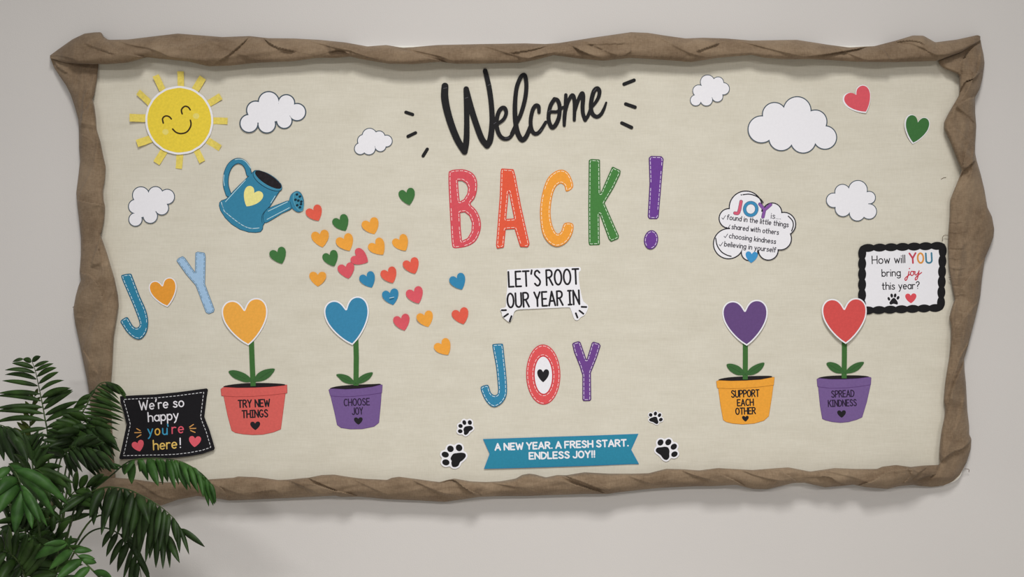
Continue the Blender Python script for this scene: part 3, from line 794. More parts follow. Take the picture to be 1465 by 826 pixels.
s.add('sprinkler_holes', [z(ell(x, y, 12, 14, 60, 10)) for x, y in ((762, 420), (790, 440), (748, 470), (775, 478), (803, 488), (764, 522), (800, 512), (790, 542))], 1.25, 1.3, paper('#12303f'))
s.add('can_rim', [z(ell(484, 293, 157, 66, 31, 44))], 1.0, 1.1, CAND)
s.add('can_rim_lip', [z(ell(485, 291, 152, 60, 31, 44))], 1.1, 1.15, paper('#4590b0'))
s.add('can_opening', [z(ell(491, 281, 144, 47, 32, 44))], 1.15, 1.2, paper('#221d22', 0.3), None, 'dark opening of the can')
s.add('printed_heart', outline(sd_loops([heart_pts(360.2, 283.2, 28, 28.5, -30)])), 1.0, 1.15, paper('#f0e795'), None, 'pale yellow heart on the can')
hl = [[(85, 488), (275, 283)], [(490, 577), (672, 490)], [(478, 655), (690, 545)], [(515, 500), (556, 434)], [(75, 335), (68, 285), (72, 235)], [(178, 92), (212, 86), (250, 92), (285, 116), (326, 172)]]
for q in hl: s.add('drawn_highlight', outline(sd_strokes([(cat(z(q), False, 4), 0.5)]), 0, 0.22), 1.12, 1.2, paper('#b9dbe6'), None, 'thin pale drawn line')
st = cat(z([(45, 490), (70, 570), (100, 600), (180, 665), (260, 718), (330, 740), (408, 735)]), False, 8)
s.add('stitching', dashes([st + st[::-1]], 7, 4, 0.9)[:999], 1.0, 1.12, paper('#cfe6ee'))
sj = cat(z([(432, 690), (428, 640), (440, 600), (475, 565)]), False, 5)
for q in (sj, cat(z([(696, 490), (705, 520), (716, 548)]), False, 4)): s.add('drawn_line', outline(sd_strokes([(q, 0.4)]), 0, 0.22), 1.1, 1.15, CAND)

# ---- scattered hearts
CR, GR, OR, PK, BL = CORAL, GRN, ORG, PINK, BLU
hearts = [
 (451.2, 306.2, 24, 23, 26, CR, 'coral red paper heart just right of the watering can sprinkler'), (489.3, 320.3, 24, 24, 27, GR, 'dark green paper heart between the coral heart by the spout and an orange heart'),
 (531.6, 324.6, 25, 24, 22, OR, 'topmost orange paper heart, right of the dark green heart'), (459.3, 342.2, 26, 25, 12, OR, 'orange paper heart directly below the coral heart by the spout'),
 (495.2, 348.2, 25.5, 25, 26, OR, 'orange paper heart directly below a dark green heart, above the pink pair'), (541.3, 354.8, 25, 25, 36, OR, 'orange paper heart directly below the topmost orange heart'),
 (574.8, 349, 24, 24, 30, OR, 'rightmost of the five upper orange paper hearts'), (474.2, 370.8, 23, 23, 22, GR, 'dark green paper heart left of the two nearly touching pink hearts'),
 (516.2, 369.2, 24.5, 25, 62, PK, 'pink paper heart tilted sideways, upper of the two nearly touching pink hearts'), (496.4, 388, 24.5, 23, 14, PK, 'pink paper heart, lower left of the two nearly touching pink hearts'),
 (399.6, 366.8, 24, 24, 22, GR, 'lone dark green paper heart below the watering can, near the orange blossom'), (455, 399.6, 25, 22, 0, OR, 'upright orange paper heart above left of the blue blossom'),
 (527.4, 401.4, 23, 23.5, 24, BL, 'blue paper heart left of a coral heart, right above the blue blossom'), (557.8, 394.8, 23.5, 23.5, 24, CR, 'coral red paper heart between a blue heart and another coral heart'),
 (589.6, 381.4, 23.5, 23.5, 22, CR, 'coral red paper heart directly below the rightmost upper orange heart'), (559.8, 425.6, 24, 23.5, 15, BL, 'blue paper heart with a pale scratch across it, left of a pink heart'),
 (594.8, 423.4, 25, 24.5, 22, PK, 'pink paper heart right of the blue heart with the pale scratch'), (656.2, 404, 23.5, 24, 24, BL, 'lone blue paper heart at the far right, below the letter B'),
 (575.8, 462, 24, 24, 16, PK, 'lowest pink paper heart, left of an orange heart'), (609.2, 457.4, 24, 23.5, 18, OR, 'orange paper heart right of the lowest pink heart'),
 (659.8, 453, 24.5, 24, 18, CR, 'lone coral red paper heart below the far right blue heart'), (635.2, 498, 25, 24, 32, OR, 'orange paper heart lowest of all the scattered hearts'),
 (583.2, 282.2, 24, 24.5, 14, GR, 'lone dark green paper heart highest of the scattered ones, left of letter B')]
hr = random.Random(11)
for cx, cy, w, h, rot, m, lab in hearts:
    wob = [(x + hr.uniform(-.12, .12), y + hr.uniform(-.12, .12)) for x, y in heart_pts(cx, cy, w * .98, h * .96, rot)]
    s = Sheet(cx, cy, 0.0022, (hr.uniform(-1, 4), hr.uniform(-4, 4)), bend=(hr.choice((20, 160, 90 - rot, 70)), hr.uniform(0.4, 2.2), 12, hr.uniform(-4, 4)))
    r = s.add('paper_heart', [wob], 0, 0.5, m); tag(r, lab, 'paper heart', 'small hearts pouring from the watering can')
    if 'scratch' in lab: s.add('scratch', [l for l in outline(sd_strokes([(mapz([(432, 356), (446, 353)], 2.428, 380, 280), 0.5)]), 0, 0.2)], 0.5, 1.4, paper('#b9d6e0'), None, 'pale scratch')

# ---- Welcome, and its six rays
z = lambda pts: mapz(pts, 4.883, 620, 85)
def stroke(pts, ws, n=7):
    p = cat(z(pts), False, n)
    w = np.interp(np.linspace(0, 1, len(p)), np.linspace(0, 1, len(ws)), ws)
    return (p, [float(k) / 4.883 / 2 for k in w])
wel = [stroke([(82, 190), (80, 265), (97, 360), (130, 470), (172, 570), (218, 645)], [48, 52, 50, 48, 46, 44]), stroke([(218, 645), (231, 570), (234, 450), (232, 330), (230, 210)], [44, 42, 38, 36, 38]),
       stroke([(230, 210), (262, 335), (300, 455), (338, 555), (375, 604)], [38, 42, 42, 42, 42]), stroke([(375, 604), (398, 560), (411, 440), (405, 310), (388, 190), (362, 82)], [42, 42, 38, 36, 36, 32]),
       stroke([(420, 448), (455, 446), (492, 418), (509, 376), (500, 344), (478, 342), (456, 370), (443, 420), (443, 470), (457, 520), (480, 549), (512, 556), (542, 538), (575, 480)], [22, 24, 26, 28, 28, 30, 30, 28, 26, 24]),
       stroke([(545, 520), (580, 450), (612, 380), (640, 280), (650, 190), (643, 125), (630, 110), (608, 130), (582, 200), (571, 300), (571, 400), (582, 490), (600, 540), (622, 564), (650, 538), (680, 465)], [20, 28, 30, 28, 28, 30, 34, 36, 34, 28]),
       stroke([(738, 370), (735, 332), (716, 324), (696, 350), (682, 405), (680, 460), (692, 505), (715, 521), (745, 503), (785, 440)], [24, 28, 28, 28, 28, 28, 28, 26, 22]),
       stroke([(845, 280), (818, 325), (805, 390), (809, 440), (830, 477), (856, 455), (878, 400), (882, 330), (868, 288), (845, 278)], [28, 28, 28, 30, 30, 28, 28, 26]), stroke([(800, 375), (830, 368), (865, 366), (905, 335)], [16, 22, 22, 18]),
       stroke([(925, 250), (923, 330), (916, 400), (914, 462)], [24, 28, 28, 22]), stroke([(918, 380), (938, 305), (962, 258), (978, 258), (986, 300), (986, 360), (984, 425)], [24, 24, 28, 28, 26, 22]),
       stroke([(986, 370), (1008, 295), (1036, 240), (1046, 262), (1042, 330), (1045, 380), (1060, 425)], [22, 26, 30, 30, 28, 26]), stroke([(1060, 425), (1080, 395), (1098, 345)], [24, 24, 22]),
       stroke([(1096, 345), (1125, 312), (1152, 268), (1160, 225), (1145, 204), (1122, 222), (1106, 275), (1100, 335), (1110, 380), (1140, 402), (1170, 385), (1192, 345), (1207, 303)], [20, 22, 26, 28, 30, 30, 30, 30, 28, 26, 22, 14])]
s = Sheet(750, 160, 0.0027, (0.5, 0.3))
r = s.add('welcome_lettering', outline(sd_strokes(wel), 0, 0.35), 0, 1.2, BLACK)
tag(r, 'black cut-out script lettering reading Welcome, tilted upward', 'paper lettering')
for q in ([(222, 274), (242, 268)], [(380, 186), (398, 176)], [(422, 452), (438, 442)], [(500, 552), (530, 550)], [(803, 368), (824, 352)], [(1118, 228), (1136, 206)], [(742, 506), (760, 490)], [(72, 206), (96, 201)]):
    s.add('painted_glint', outline(sd_strokes([(z(q), 0.35)]), 0, 0.2), 1.2, 1.25, paper('#5b5a60'), None, 'small grey painted tape highlight')  # highlights of glossy tape, painted on as pale grey strokes
for k, (x1, y1, x2, y2, lab) in enumerate([(580.8, 160.8, 590.4, 164, 'topmost black dash left of the Welcome lettering'), (583.8, 195.4, 594.6, 190.2, 'middle black dash left of the Welcome lettering'),
        (605.4, 223.2, 611.4, 213.6, 'lowest black dash left of the Welcome lettering, near letter W'), (892.8, 120.6, 907, 115, 'topmost black dash right of the Welcome lettering'),
        (895.2, 149, 908.4, 153.6, 'middle black dash right of the Welcome lettering'), (889.6, 176.2, 903.4, 182.6, 'lowest black dash right of the Welcome lettering')]):
    s = Sheet((x1 + x2) / 2, (y1 + y2) / 2, 0.0010, (0, 3 * math.sin(k)))
    r = s.add('paper_dash', outline(sd_strokes([([(x1, y1), (x2, y2)], 2.3 if x1 < 700 else 2.5)]), 0, 0.3), 0, 0.9, BLACK)
    tag(r, lab, 'paper dash', 'black dashes around the Welcome lettering')

# ---- stitched letters
def letter(pts_list, ch, lab, col, edge, stitch, cx, cy, edge_w=0.9, inset=2.05, round_=1.4, k=1, group='stitched letters', smooth=False, stitch_label=None, cat_='paper letter'):
    f = rounded(pts_list, round_) if not smooth else sd_loops(pts_list)
    s = Sheet(cx, cy, 0.0016, (0.8 * math.sin(k * 1.7), 1.2 * math.cos(k * 2.3)))
    r = s.add('paper_letter', outline(f), 0, 0.9, paper(edge)); tag(r, lab, cat_, group)
    s.add('letter_face', outline(f, -edge_w), 0.9, 1.0, paper(col))
    s.add('stitching', dashes(outline(f, -inset, 0.4, 0.03), 4.6, 1.7, 0.72, 0.03, k), 1.0, 1.1, paper(stitch), None, stitch_label)
    return s, f
z = lambda pts: mapz(pts, 2.753, 620, 80)
G1 = 'stitched letters of the word BACK'
letter([cat(z([(60, 470), (68, 453), (95, 448), (125, 449), (155, 463), (171, 490), (172, 528), (162, 562), (146, 584), (168, 607), (185, 645), (186, 685), (168, 728), (135, 750), (100, 757), (80, 757), (73, 742), (68, 670), (63, 570)]), True, 3),
        z([(97, 492), (114, 492), (130, 503), (137, 520), (134, 543), (120, 566), (104, 574), (100, 535)]), z([(106, 618), (124, 616), (142, 630), (152, 658), (150, 692), (135, 718), (113, 729), (108, 680)])],
       'b', 'red paper letter B with white stitching, first letter of BACK', '#d9545f', '#c8434f', '#f7e4e2', 664, 299, k=1, group=G1, inset=2.15)
letter([z([(268, 444), (316, 447), (324, 475), (345, 590), (379, 742), (372, 754), (342, 753), (320, 682), (285, 684), (278, 755), (250, 760), (247, 745), (262, 550), (265, 455)]), z([(297, 535), (318, 641), (287, 643)])],
       'a', 'vermilion paper letter A with white stitching, second letter of BACK', '#e55c40', '#d64436', '#f7e4da', 732, 299, k=2, group=G1, inset=2.15)
letter([z(cat([(551, 515), (524, 535), (516, 512), (500, 503), (480, 520), (467, 560), (461, 620), (469, 670), (486, 700), (503, 692), (516, 660), (549, 662), (548, 697), (525, 735), (488, 752), (455, 738), (430, 700), (420, 630), (425, 560), (446, 490), (477, 457), (510, 449), (536, 468)], True, 4))],
       'c', 'orange paper letter C with white stitching, third letter of BACK', '#f2a23d', '#e08a34', '#fbeedd', 797, 298, k=3, group=G1, round_=1.0)
letter([z([(612, 411), (622, 407), (656, 409), (657, 500), (658, 542), (690, 468), (704, 436), (737, 452), (736, 465), (710, 520), (674, 580), (700, 640), (731, 710), (728, 721), (699, 733), (690, 722), (654, 622), (656, 745), (614, 747), (611, 735), (610, 600)])],
       'k', 'green paper letter K with white stitching, fourth letter of BACK', '#478241', '#33632f', '#e2eedd', 864, 289, k=4, group=G1)
letter([z([(848, 402), (856, 395), (898, 396), (906, 406), (887, 636), (880, 643), (850, 643), (844, 633), (851, 500)])], 'bar', 'tall purple bar of the exclamation mark after BACK', '#6e4096', '#4c2a68', '#e9dff2', 938, 268, k=5, group='pieces of the exclamation mark', cat_='paper letter')
letter([z(ell(857, 725, 28, 38, 8, 40))], 'dot', 'purple round dot of the exclamation mark after BACK', '#6e4096', '#4c2a68', '#e9dff2', 931.3, 343.4, k=6, smooth=True, group='pieces of the exclamation mark', inset=2.1)
z = lambda pts: mapz(pts, 7.51, 680, 480)
G2 = 'stitched letters of the middle word JOY'
letter([cat(z([(183, 108), (196, 95), (284, 90), (300, 110), (315, 250), (335, 450), (341, 590), (330, 660), (285, 730), (215, 770), (160, 755), (110, 700), (75, 630), (58, 575), (68, 548), (132, 532), (150, 560), (165, 610), (195, 640), (228, 638), (245, 600), (238, 480), (222, 330), (198, 200)]), True, 3)],
       'j', 'blue paper letter J with white stitching in the middle word JOY', '#3486ad', '#27607f', '#e2eff3', 705, 537, k=7, group=G2, round_=1.0)
s, f = letter([cat(z([(px, py) for px, py in ell(730, 421, 184, 323, -1, 28)]), True, 3)], 'o', 'red oval letter O with a black heart in its white middle', '#e2575a', '#c9444a', '#f6dede', 777, 536, k=8, group=G2, smooth=True)
s.add('letter_ring', [z(ell(731, 428, 106, 212, -1, 44))], 1.0, 1.1, paper('#c9444a')); s.add('white_middle', [z(ell(731, 428, 93, 199, -1, 44))], 1.1, 1.2, WHITE)
s.add('stitching', dashes([z(ell(731, 428, 114, 220, -1, 60))], 4.6, 1.8, 0.72), 1.0, 1.12, paper('#f6dede'))
s.add('printed_heart', outline(sd_loops([heart_pts(777, 537.8, 17, 18.6, 0)])), 1.2, 1.3, INK, None, 'black heart in the white middle')
letter([z([(1040, 92), (1056, 77), (1112, 62), (1130, 75), (1195, 262), (1250, 82), (1266, 68), (1330, 85), (1346, 110), (1305, 240), (1241, 400), (1245, 690), (1228, 705), (1162, 706), (1150, 690), (1150, 425), (1120, 330), (1060, 180)])],
       'y', 'purple paper letter Y with white stitching in the middle word JOY', '#6f458f', '#492a63', '#e6dcee', 838, 531, k=9, group=G2)
z = lambda pts: mapz(pts, 5.506, 165, 350)
G3 = 'stitched letters of the tilted word JOY'
letter([cat(z([(48, 255), (62, 238), (120, 230), (134, 250), (165, 330), (200, 420), (245, 520), (262, 610), (250, 690), (205, 745), (150, 738), (95, 690), (55, 630), (43, 607), (60, 588), (94, 572), (112, 592), (140, 640), (170, 657), (192, 640), (190, 600), (140, 470), (80, 335)]), True, 3)],
       'j', 'blue tilted paper letter J near the left burlap edge', '#2f83a6', '#215a76', '#dfeef2', 193, 438, k=10, group=G3, round_=1.0)
letter([z([(484, 127), (500, 108), (532, 92), (550, 105), (630, 220), (632, 65), (650, 57), (706, 65), (713, 100), (708, 312), (750, 425), (782, 510), (777, 533), (738, 548), (715, 537), (635, 322), (560, 235), (500, 150)])],
       'y', 'light blue tilted paper letter Y with dark stitches above the orange blossom', '#a3c4e4', '#5e7d97', '#6d8698', 281, 404, k=11, group=G3, edge_w=0.7, inset=1.9, stitch_label='dark blue grey stitches')
s = Sheet(235.6, 419.6, 0.003, (2, -3))
r = s.add('paper_heart', outline(sd_loops([heart_pts(235.6, 419.6, 40, 40, 13)]), 0.3), 0, 0.8, WHITE)
tag(r, 'orange paper heart with a white edge between the tilted letters J and Y', 'paper heart')
s.add('heart_face', outline(sd_loops([heart_pts(235.6, 419.4, 40, 40, 13)]), -1.3), 0.8, 1.0, paper('#eda03a'))

# ---- lettered signs
z = lambda pts: mapz(pts, 8.257, 710, 370)
s = Sheet(779, 415, 0.0015, (-1.0, 0.6))
f = rounded(cat(z([(130, 140), (140, 133), (350, 122), (560, 112), (760, 104), (960, 100), (992, 106), (999, 125), (996, 145), (975, 165), (976, 230), (982, 300), (1004, 420), (1030, 510), (1080, 548), (1082, 595), (1045, 668), (1000, 692), (965, 728), (925, 722), (902, 665), (876, 592), (850, 578),
                     (700, 584), (550, 590), (400, 597), (262, 603), (212, 630), (196, 690), (165, 750), (145, 748), (108, 720), (70, 680), (64, 640), (44, 600), (70, 586), (112, 570), (114, 460), (126, 380), (131, 250)]), True, 2), 0.5)
r = s.add('paper_sign', outline(f), 0, 0.8, WHITE)
tag(r, "white cut-out sign reading LET'S ROOT OUR YEAR IN", 'paper sign')
letter_part(s, "LET'S ROOT", z([(140, 347)])[0], z([(988, 310)])[0], 24.0, 2.7, INK, 0.8, gap=.2, space=.36)
letter_part(s, 'OUR YEAR IN', z([(125, 592)])[0], z([(993, 551)])[0], 22.6, 2.7, INK, 0.8, gap=.2, space=.36)
for q in ([(65, 612), (115, 611)], [(93, 688), (138, 656)], [(158, 742), (180, 682)], [(1008, 572), (1062, 574)], [(982, 617), (1028, 653)], [(939, 648), (958, 698)]):
    s.add('printed_dash', outline(sd_strokes([(z(q), 1.35)]), 0, 0.25), 0.8, 0.95, INK)

z = lambda pts: mapz(pts, 6.356, 160, 540)
s = Sheet(243, 605, 0.0088, (-2.5, 2.0), bend=(90, 2.0, 45, 10))
pts = z([(88, 168), (240, 160), (400, 154), (600, 135), (750, 115), (866, 100), (878, 112), (866, 180), (846, 355), (862, 400), (895, 480), (946, 640), (940, 656), (840, 690), (720, 712), (600, 725), (480, 730), (350, 731), (102, 736), (94, 722), (112, 640), (132, 530), (153, 425), (125, 320), (95, 225)])
f = rounded(pts, 0.9)
r = s.add('paper_sign', outline(f), 0, 0.8, paper('#151318', 0.12))
tag(r, "black banner-shaped sign reading We're so happy you're here!", 'paper sign')
s.add('stitching', dashes(outline(f, -5.0, 0.4, 0.03), 3.4, 1.9, 0.9), 0.8, 0.92, paper('#d8d8dc'))
LW = paper('#ece9f0'); c1, c2, c3, c4 = paper('#3f9dc4'), paper('#e3b24f'), paper('#dd5a6c'), paper('#e9c46a')
letter_part(s, "We're so", z([(262, 300)])[0], z([(668, 268)])[0], 14.6, 1.75, LW, 0.8, label="white words We're so")
letter_part(s, 'happy', z([(342, 405)])[0], z([(620, 383)])[0], 14.6, 1.75, LW, 0.8, label='white word happy')
for ch, xa, ya, xb, m, lab in (('y', 340, 527, 392, c1, 'blue letter y'), ('o', 404, 525, 456, c2, 'golden letter o'), ('u', 472, 522, 522, c1, 'blue letter u'), ("'", 532, 517, 542, c1, 'blue apostrophe'), ('r', 556, 512, 600, c3, 'pink letter r'), ('e', 612, 507, 668, c3, 'pink letter e')):
    letter_part(s, ch, z([(xa, ya)])[0], z([(xb, ya - 2)])[0], 15.5, 1.75, m, 0.8, label=lab)
letter_part(s, 'here', z([(394, 658)])[0], z([(612, 642)])[0], 15.0, 1.75, c4, 0.8, label='golden word here')
letter_part(s, '!', z([(630, 640)])[0], z([(646, 639)])[0], 15.0, 1.75, LW, 0.8, label='white exclamation point')
for q in ([(243, 462), (275, 480)], [(226, 498), (282, 497)], [(246, 540), (282, 517)], [(716, 450), (750, 427)], [(720, 463), (772, 462)], [(726, 481), (766, 498)]):
    s.add('printed_dash', outline(sd_strokes([(z(q), 0.7)]), 0, 0.22), 0.8, 0.92, paper('#d99f5a'))
for cx, cy, rot in ((262, 619, 18), (766, 581, -3)):
    c = z([(cx, cy)])[0]
    s.add('printed_heart', outline(sd_loops([heart_pts(c[0], c[1], 17, 15.4, rot)])), 0.8, 0.92, paper('#e25f6c'), None, 'pink heart')

z = lambda pts: mapz(pts, 6.353, 1215, 330)
s = Sheet(1290, 397, 0.0015, (0.6, 0.8))
def scallop(a, b, n, w0, w1):
    k = n * 10
    pts = [(a[0] + (b[0] - a[0]) * i / k, a[1] + (b[1] - a[1]) * i / k) for i in range(k + 1)]
    return (pts, [(w0 + (w1 - w0) * abs(math.sin(math.pi * (i / 10)))) for i in range(k + 1)])
c_ = z([(112, 160), (848, 138), (832, 703), (112, 728)])
fr_ = sd_strokes([scallop(c_[0], c_[1], 7, 3.1, 5.7), scallop(c_[1], c_[2], 6, 3.2, 5.7), scallop(c_[2], c_[3], 7, 3.1, 5.7), scallop(c_[3], c_[0], 6, 3.2, 5.7)])
card = sd_loops([c_])
r = s.add('paper_sign', [c_], 0, 0.8, WHITE)
tag(r, 'white sign in a black scalloped frame reading How will YOU bring joy this year?', 'paper sign')
s.add('scalloped_frame', outline(fr_, 0, 0.35), 0.8, 1.6, BLACK)
letter_part(s, 'How will', z([(200, 307)])[0], z([(508, 297)])[0], 12.3, 1.35, INK, 0.8, label='black words How will')
for ch, xa, xb, m, lab in (('Y', 540, 612, paper('#c6485a'), 'crimson letter Y'), ('O', 614, 682, paper('#e29a4c'), 'orange letter O'), ('U', 690, 758, paper('#47809a'), 'teal letter U')):
    letter_part(s, ch, z([(xa, 305)])[0], z([(xb, 301)])[0], 16.4, 2.5, m, 0.8, label=lab)
letter_part(s, 'bring', z([(290, 422)])[0], z([(466, 416)])[0], 11.2, 1.35, INK, 0.8, label='black word bring')
joy = [cat(z([(540, 372), (532, 410), (518, 448), (506, 452), (504, 436), (522, 418), (552, 398)]), False, 5), cat(z([(580, 374), (562, 372), (553, 392), (564, 410), (580, 400), (582, 380), (574, 372), (596, 374)]), False, 5),
       cat(z([(596, 374), (594, 398), (606, 404), (622, 388), (632, 368)]), False, 5), cat(z([(632, 366), (624, 410), (612, 444), (598, 448), (600, 430), (622, 408), (655, 382)]), False, 5), z([(543, 347), (546, 345)])]
s.add('lettering', outline(sd_strokes([(q, 0.75) for q in joy]), 0, 0.22, 0.03), 0.8, 0.92, paper('#c63b4c'), None, 'red script word joy')
letter_part(s, 'this year?', z([(292, 541)])[0], z([(640, 533)])[0], 11.4, 1.35, INK, 0.8, label='black words this year?')
pw = [z(ell(357, 621, 11, 17, -25)), z(ell(383, 592, 12, 19, -8)), z(ell(414, 591, 12, 19, 10)), z(ell(441, 612, 12, 17, 25)), cat(z([(362, 660), (372, 640), (388, 620), (403, 612), (418, 622), (432, 640), (440, 660), (432, 673), (400, 666), (375, 674)]), True, 4)]
s.add('printed_paw', pw, 0.8, 0.92, INK, None, 'black paw print')
c = z([(558, 617)])[0]
s.add('printed_heart', outline(sd_loops([heart_pts(c[0], c[1], 16, 14, 2)])), 0.8, 0.92, paper('#e0545e'), None, 'red heart')

z = lambda pts: mapz(pts, 6.357, 1010, 260)
s = Sheet(1079, 322, 0.0015, (0.4, -0.8))
cs = [(360, 236, 155), (600, 282, 92), (705, 388, 113), (672, 520, 108), (565, 625, 95), (395, 645, 80), (205, 565, 143), (208, 335, 95)]
cs = [z([(x, y)])[0] + (r / 6.357,) for x, y, r in cs]
f = union(sd_strokes([([(x, y)], r_) for x, y, r_ in cs]), sd_loops([[(x, y) for x, y, r_ in cs]]))
r = s.add('paper_sign', outline(f), 0, 0.8, WHITE)
tag(r, 'white cloud-shaped sign starting JOY is, with four check-marked lines', 'paper sign')
s.add('outline', outline(f, -0.1) + outline(f, -1.7), 0.8, 0.9, INK, None, 'black drawn edge')
for q in ([(335, 120), (390, 115), (450, 131), (495, 162), (517, 190)], [(745, 315), (782, 355), (791, 400), (776, 450)], [(88, 515), (102, 582), (140, 638), (188, 668), (228, 680)], [(318, 121), (320, 121.5), (322, 122)]):
    s.add('drawn_accent', outline(sd_strokes([(cat(z(q), False, 5), 0.8)]), 0, 0.25), 0.8, 0.92, INK)
for name, strokes, m, lab in (('j', [z([(318, 182), (304, 255)]) + cat(z([(304, 255), (290, 288), (262, 287)]), False, 5)], '#d8607a', 'pink letter J'), ('o', [z(ell(405, 250, 55, 58, 8)) + z([(459.5, 257.6)])], '#3f8fbd', 'blue letter O'),
                              ('y', [z([(488, 206), (530, 258)]), z([(585, 210), (530, 258), (516, 322)])], '#8b5aa6', 'purple letter Y')):
    g = sd_strokes([(q, 2.5) for q in strokes])
    o = s.add('lettering', outline(g, 0, 0.25), 0.8, 0.9, paper('#59506a'), None, lab)
    s.add('letter_face', outline(g, -0.5, 0.25), 0.9, 1.0, paper(m))
TXT = paper('#3f3d46')
letter_part(s, 'is....', z([(586, 338)])[0], z([(678, 345)])[0], 9.0, 1.0, TXT, 0.8, label='grey word is followed by dots')
for txt, a_, b_, ck in (('found in the little things', (186, 347), (748, 418), (140, 345)), ('shared with others', (228, 434), (660, 487), (182, 430)), ('choosing kindness', (206, 516), (634, 570), (160, 512)), ('believing in yourself', (162, 590), (634, 648), (116, 588))):
    letter_part(s, txt, z([a_])[0], z([b_])[0], 8.0, 1.15, TXT, 0.8, label='dark words ' + txt, gap=.2, space=.34)
    p = z([ck])[0]; letter_part(s, '\u2713', p, (p[0] + 6.0, p[1] + .3), 7.4, 0.85, TXT, 0.8, name='check_mark')
s.add('printed_heart', outline(sd_loops([heart_pts(1074.9, 368.3, 17.2, 16.2, -4)])), 0.8, 1.0, paper('#4397cf'), None, 'blue heart on the lower edge')

z = lambda pts: mapz(pts, 6.104, 685, 610)
s = Sheet(803, 646, 0.002, (-1.2, 0.3))
pts = z([(37, 112), (200, 107), (600, 94), (1000, 82), (1394, 67), (1330, 205), (1398, 330), (1300, 332), (1000, 344), (600, 357), (200, 368), (45, 371), (95, 240)])
f = sd_loops([pts])
r = s.add('paper_banner', [pts], 0, 0.8, paper('#2f83ad'))
tag(r, 'blue ribbon-shaped banner reading A NEW YEAR. A FRESH START. ENDLESS JOY!!', 'paper banner')
s.add('banner_face', outline(f, -1.2), 0.8, 0.9, paper('#2d88a6'))
letter_part(s, 'A NEW YEAR. A FRESH START.', z([(138, 214)])[0], z([(1310, 178)])[0], 11.0, 2.2, WHITE, 0.9, gap=.26, space=.34, wide=1.25)
letter_part(s, 'ENDLESS JOY!!', z([(436, 292)])[0], z([(1018, 276)])[0], 11.0, 2.2, WHITE, 0.9, gap=.26, space=.34, wide=1.25)

# ---- potted paper flowers
def pot_flower(lab, hc, hw, hh, rot, hcol, stem, stem_w, leafs, rim, soil, body, pcol, dark, lines, ph, k, rim_line=True):
    cx, cy = (rim[0][0] + rim[1][0]) / 2, body[len(body) // 2][1]
    cy = (hc[1] + max(p[1] for p in body)) / 2
    root = empty('paper_flower_pot', P(cx, cy)); tag(root, lab, 'paper flower', 'potted paper flowers along the board')
    def piece(name, loops, h0, h1, m, parent=None, label=None):
        s = Sheet(cx, cy); s.root = root
        return s.add(name, loops, h0, h1, m, parent, label)
    STEM = paper('#3f6d36'); LEAF = paper('#3c6637')
    piece('soil', [cat(soil, True, 4)], 0.2, 0.7, paper('#201b1d', 0.25))
    f = rounded(cat(body, True, 1), 0.7)
    b = piece('pot', outline(f), 0.3, 1.1, paper(dark)); piece('pot_face', outline(f, -0.45), 1.1, 1.2, paper(pcol), b)
    f = rounded(rim, 0.6)
    b2 = piece('pot_rim', outline(f), 1.2, 1.9, paper(dark)); piece('rim_face', outline(f, -0.45), 1.9, 2.0, paper(pcol), b2)
    for j, (txt, p0, p1, cap, w) in enumerate(lines):
        s = Sheet(cx, cy); s.root = root
        letter_part(s, txt, p0, p1, cap, w, INK if k != 1 and k != 3 else paper('#2d1f3a'), 1.2, b, name='lettering', gap=.2, space=.4)
    piece('printed_heart', outline(sd_loops([heart_pts(*ph)])), 1.2, 1.32, INK, b, 'black heart')
    piece('stem', outline(sd_strokes([(stem, stem_w / 2)]), 0, 0.35) if False else [ribbon(stem, stem_w)], 0.9, 1.7, STEM)
    for lf in leafs:
        l = piece('leaf', [cat(lf, True, 4)], 1.7, 2.2, LEAF)
        q = [((lf[0][0] * .85 + lf[4][0] * .15), (lf[0][1] * .85 + lf[4][1] * .15)), ((lf[0][0] * .25 + lf[4][0] * .75), (lf[0][1] * .25 + lf[4][1] * .75 + .6))]
        piece('vein', outline(sd_strokes([(q, 0.3)]), 0, 0.2), 2.2, 2.26, paper('#2f532c'), l)
    s = Sheet(hc[0], hc[1], 0.0095 if k == 3 else 0.0045, (1.5 * math.cos(k), 1.2 if k == 3 else 2.2 * math.sin(k * 1.9 + 1)))
    f = sd_loops([heart_pts(hc[0], hc[1], hw, hh, rot, 60)])
    hb = s.add('blossom', outline(f, 0.2), 0, 0.8, WHITE)
    s.add('blossom_face', outline(f, -1.75), 0.8, 1.0, paper(hcol), None)
    hb.parent = root; hb.location = hb.location - root.location
def ribbon(pts, w):
    l, r = [], []
    for i, p in enumerate(pts):
        a, b = pts[max(i - 1, 0)], pts[min(i + 1, len(pts) - 1)]
        tx, ty = b[0] - a[0], b[1] - a[1]; m = math.hypot(tx, ty)
        l.append((p[0] - ty / m * w / 2, p[1] + tx / m * w / 2)); r.append((p[0] + ty / m * w / 2, p[1] - tx / m * w / 2))
    return l + r[::-1]
z = lambda pts: mapz(pts, 3.933, 310, 420)
